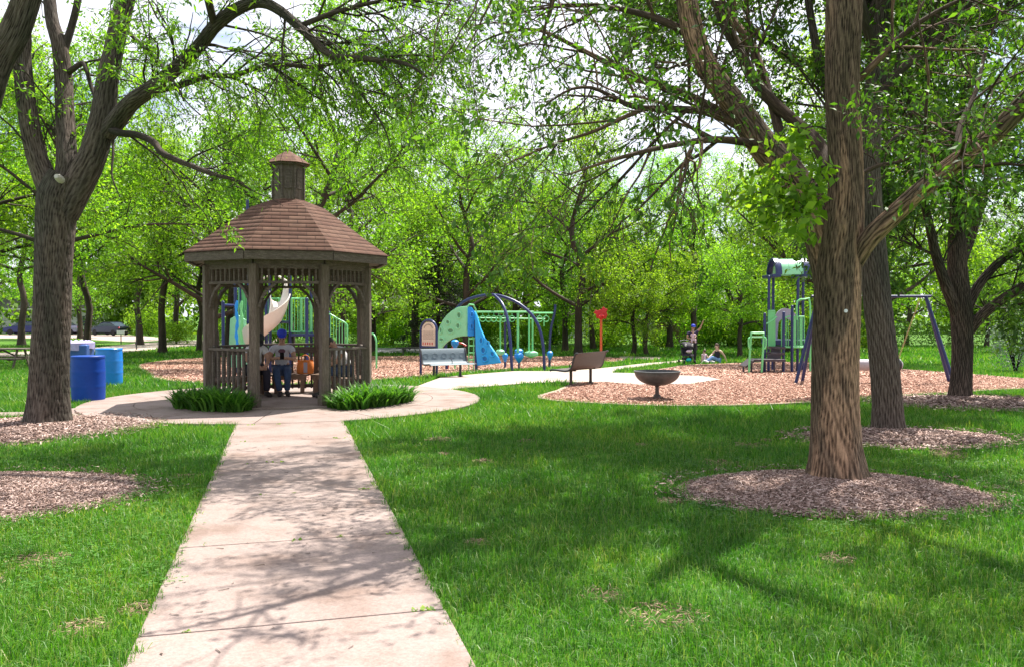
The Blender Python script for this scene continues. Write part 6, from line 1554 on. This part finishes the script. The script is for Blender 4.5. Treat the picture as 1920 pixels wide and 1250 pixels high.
# glimpsed neighbour on the left
JL_S = .91
lp = gz(-.60,.70,.045)
JL = dict(pelvis=(0,.10,.56), waist=(0,.06,.70), chest=(0,-.02,.88), neck=(0,-.07,1.03), head=(0,-.15,1.13), shL=(.17,-.02,.95), elL=(.22,-.14,.72), wrL=(.10,-.34,.64), shR=(-.17,-.02,.95), elR=(-.22,-.14,.72), wrR=(-.10,-.34,.64),
          hipL=(.09,.06,.53), knL=(.11,-.36,.50), anL=(.10,-.36,.09), toL=(.12,-.52,.035), hipR=(-.09,.06,.53), knR=(-.11,-.36,.50), anR=(-.10,-.38,.09), toR=(-.12,-.54,.035))
JL = {a: tuple(x*.91 for x in b) for a, b in JL.items()}
person('person in a dark cap and white top half hidden by the left front post', lp, PA+R(20), JL, 'skin_tan', 'shirt', 'shirt_white', 'cloth_black', 'shoe_dark', 'hair_dark', 'cap_black', fat=1.0, headtilt=.5)
rp = gz(.93,.12,.045)
JR = dict(JL); JR['head'] = (0,-.22,.98); JR['neck'] = (0,-.15,.90); JR['chest'] = (0,-.08,.79)
person('person in a white top bent forward behind the right hand railing', rp, PA-R(80), JR, 'skin_tan', 'shirt', 'shirt_white', 'denim', 'shoe_dark', 'hair_dark', 'cap_black', fat=1.1, headtilt=.8)
# orange bag on the bench
bgp = gz(.30,1.06,.415); t = thing('tote_bag', 'orange cloth bag with a grey stripe on the bench beside the seated person', 'bag', tuple(bgp), PA)
mb = MB(); vs = []
for z, w_, d_ in ((0,.15,.09),(.05,.165,.10),(.16,.16,.085),(.25,.145,.05)):
    for k_ in range(16): a = 2*PI*k_/16; vs.append((w_*math.copysign(abs(math.cos(a))**.6,math.cos(a)), d_*math.copysign(abs(math.sin(a))**.6,math.sin(a)), z+(.02*math.sin(3*a) if z > .2 else 0)))
fs = [(j*16+k_, j*16+(k_+1)%16, (j+1)*16+(k_+1)%16, (j+1)*16+k_) for j in range(3) for k_ in range(16)]+[tuple(range(15,-1,-1))]
mb.add(vs, fs); mb.build('bag_body', M['bag_orange'], t)
MB().box((.0,-.097,.12),(.07,.006,.20)).build('stripe', M['panel_grey'], t, smooth=False)
for s in (-1,1): MB().tube(spl([(-.08,s*.045,.24),(-.06,s*.06,.33),(0,s*.06,.36),(.06,s*.06,.33),(.08,s*.045,.24)],10), .008, 6).build('handle', M['bag_orange'], t)

# group on the far lawn
g1 = G(1298,681); zz = lambda v: (v.x, v.y, Z(v.y))
JS = dict(pelvis=(0,0,.88), waist=(0,-.01,1.03), chest=(0,0,1.25), neck=(.01,-.01,1.42), head=(.02,-.03,1.55), shL=(.19,0,1.35), elL=(.33,-.06,1.53), wrL=(.42,-.10,1.76), handL=(.2,-.1,.9), shR=(-.19,0,1.35), elR=(-.26,-.07,1.10), wrR=(-.06,-.22,1.08), handR=(.8,-.1,.1),
          hipL=(.09,0,.84), knL=(.10,-.03,.47), anL=(.11,.02,.08), toL=(.13,-.14,.03), hipR=(-.09,0,.84), knR=(-.09,-.02,.47), anR=(-.08,.03,.08), toR=(-.09,-.13,.03))
person('person standing in dark clothes and a blue cap with one arm raised beside the stroller', zz(g1), R(8), JS, 'skin_tan', 'shirt', 'cloth_navy', 'cloth_black', 'shoe_dark', 'hair_dark', 'cap_blue')
# carried baby against the chest
bb = zz(g1); JB = dict(pelvis=(0,0,.10), waist=(0,0,.17), chest=(0,0,.26), neck=(0,0,.33), head=(0,-.01,.42), shL=(.08,0,.30), elL=(.12,-.05,.24), wrL=(.08,-.09,.20), shR=(-.08,0,.30), elR=(-.12,-.05,.24), wrR=(-.08,-.09,.20),
          hipL=(.05,0,.09), knL=(.08,-.08,.07), anL=(.08,-.08,-.02), toL=(.08,-.12,-.04), hipR=(-.05,0,.09), knR=(-.08,-.08,.07), anR=(-.08,-.08,-.02), toR=(-.08,-.12,-.04))
person('small baby held against the chest of the standing person', (bb[0]-.02, bb[1]-.23, bb[2]+.97), R(5), JB, 'skin_pale', 'top', 'cloth_pink', 'cloth_pink', 'cloth_pink', 'hair_brown', None, k=.55)
g2 = G(1323,681); JT_ = dict(pelvis=(0,0,.09), waist=(0,.01,.20), chest=(0,.01,.32), neck=(0,0,.42), head=(0,-.01,.53), shL=(.11,0,.37), elL=(.16,-.08,.26), wrL=(.16,-.18,.16), shR=(-.11,0,.37), elR=(-.18,-.04,.24), wrR=(-.22,-.06,.07),
          hipL=(.07,0,.09), knL=(.12,-.28,.10), anL=(.14,-.52,.05), toL=(.15,-.55,.12), hipR=(-.07,0,.09), knR=(-.16,-.26,.10), anR=(-.22,-.50,.05), toR=(-.23,-.53,.12))
person('small child in a white and pink top sitting on the grass beside the seated woman', (g2.x,g2.y+.3,Z(g2.y)), R(35), JT_, 'skin_pale', 'top', 'cloth_pink', 'shirt_white', 'shoe_dark', 'hair_brown', None, k=.75, sleeve=.3, headturn=R(180))
g3 = G(1345,681); JW = dict(pelvis=(0,.0,.12), waist=(0,.03,.28), chest=(0,.05,.46), neck=(0,.03,.62), head=(0,-.02,.75), shL=(.17,.06,.54), elL=(.22,.24,.32), wrL=(.22,.36,.07), shR=(-.17,.06,.54), elR=(-.21,-.10,.36), wrR=(-.12,-.30,.30),
          hipL=(.09,-.02,.12), knL=(.13,-.40,.28), anL=(.12,-.66,.08), toL=(.12,-.80,.04), hipR=(-.09,-.02,.12), knR=(-.14,-.42,.14), anR=(-.05,-.72,.07), toR=(-.04,-.86,.05))
person('woman in a black tank top and jeans sitting on the grass leaning on one arm', (g3.x+.1,g3.y+.5,Z(g3.y)), R(-62), JW, 'skin_pale', 'tank_top', 'cloth_black', 'cloth_jeans', 'shoe_dark', 'hair_brown', None, sleeve=0, hair_long=True)
# stroller
g4 = G(1288,682); t = thing('stroller', 'black stroller with a teal bag underneath beside the standing person', 'stroller', zz(g4), R(10))
mb = MB()
for s in (-1,1):
    mb.tube([(s*.22,-.30,.10),(s*.22,.10,.62),(s*.21,.30,.98)], .014, 8); mb.tube([(s*.22,.32,.10),(s*.22,-.02,.60)], .014, 8); mb.tube([(s*.22,-.30,.12),(s*.22,.32,.12)], .012, 8)
mb.tube([(-.21,.30,.98),(0,.34,1.02),(.21,.30,.98)], .018, 8); mb.build('frame', M['dark_metal'], t)
mb = MB(); mb.add([(x*.21,y,z) for y,z in ((-.28,.36),(-.22,.44),(.02,.40),(.18,.72),(.20,.66),(.04,.33)) for x in (-1,1)],[(0,1,3,2),(2,3,5,4),(4,5,7,6),(6,7,9,8),(8,9,11,10),(10,11,1,0),(0,2,4,10),(1,3,5,11),(4,6,8,10),(5,7,9,11)]); mb.build('seat', M['cloth_black'], t, smooth=False)
cn = MB(); vs = []; 
for i in range(7):
    a = R(15)+R(125)*i/6
    for j in range(7): b = -1+2*j/6; vs.append((b*.22, .12-.40*math.cos(a)*(1-.15*b*b), .62+.33*math.sin(a)*(1-.22*b**4)))
cn.add(vs, [(i*7+j,i*7+j+1,(i+1)*7+j+1,(i+1)*7+j) for i in range(6) for j in range(6)]); co = cn.build('canopy', M['cloth_black'], t); sd_ = co.modifiers.new('s','SOLIDIFY'); sd_.thickness = .012
for s in (-1,1): MB().box((s*.15,-.235,.83),(.07,.02,.11),0,R(15)).build('canopy_trim', M['tape_white'], co, smooth=False, bevel=.01)
MB().ell((0,-.22,.55),(.14,.09,.07),12).build('blanket', M['cloth_pink'], t)
MB().box((0,0,.24),(.36,.42,.12)).build('basket', M['cloth_black'], t, bevel=.03)
MB().ell((0,-.14,.20),(.14,.14,.10),12).build('teal_bag', M['teal_cloth'], t)
for s in (-1,1):
    for y_ in (-.30,.32): MB().lathe([(.03,-.02),(.085,-.02),(.095,0),(.085,.02),(.03,.02)],16,(s*.24,y_,.095),Matrix.Rotation(R(90),3,'Y')).build('wheel', M['rubber'], t)

# ------------------------------------------------------------------ light, sky, camera
SUN_AZ = R(38); SUN_EL = R(61)     # azimuth clockwise from +Y: the sun stands to the right and beyond the scene
sd = Vector((math.sin(SUN_AZ)*math.cos(SUN_EL), math.cos(SUN_AZ)*math.cos(SUN_EL), math.sin(SUN_EL)))
sl = bpy.data.lights.new('sun','SUN'); sl.energy = 5.0; sl.angle = R(.55); sl.color = (1,.95,.87)
so = bpy.data.objects.new('sun', sl); COL.objects.link(so); so.rotation_euler = (-sd).to_track_quat('-Z','Y').to_euler(); so.location = (0,0,40)
w = bpy.data.worlds.new("World"); bpy.context.scene.world = w; w.use_nodes = True; t = w.node_tree
for n in list(t.nodes): t.nodes.remove(n)
sky = N(t,'ShaderNodeTexSky'); sky.sky_type = 'NISHITA'; sky.sun_disc = False; sky.sun_elevation = SUN_EL; sky.sun_rotation = SUN_AZ
tc = N(t,'ShaderNodeTexCoord'); mp_ = N(t,'ShaderNodeMapping'); mp_.inputs['Scale'].default_value = (1,1,2.6); t.links.new(tc.outputs['Generated'], mp_.inputs[0])
nz = N(t,'ShaderNodeTexNoise', Scale=2.6, Detail=9.0, Roughness=.6); t.links.new(mp_.outputs[0], nz.inputs[0])
fac = ramp(t, nz.outputs[0], [(.36,(0,0,0)), (.52,(1,1,1))])
mx = N(t,'ShaderNodeMix'); mx.data_type = 'RGBA'; t.links.new(fac, mx.inputs['Factor']); t.links.new(sky.outputs[0], mx.inputs['A']); mx.inputs['B'].default_value = (8.2,8.3,9.2,1)
bg = N(t,'ShaderNodeBackground', Strength=.075); t.links.new(mx.outputs['Result'], bg.inputs[0]); wo = N(t,'ShaderNodeOutputWorld'); t.links.new(bg.outputs[0], wo.inputs[0])

cd = bpy.data.cameras.new('camera'); cd.sensor_width = 36; cd.lens = F/1920*36; cd.clip_end = 3000; cd.clip_start = .05
co_ = bpy.data.objects.new('camera', cd); COL.objects.link(co_); co_.location = (0,0,H); co_.rotation_euler = (R(90)-PIT,0,0)
sc = bpy.context.scene; sc.camera = co_
sc.view_settings.view_transform = 'Standard'; sc.view_settings.look = 'None'; sc.view_settings.exposure = 1.2; sc.view_settings.gamma = 1
sc.cycles.max_bounces = 8; sc.cycles.diffuse_bounces = 4; sc.cycles.transmission_bounces = 5; sc.cycles.use_denoising = True
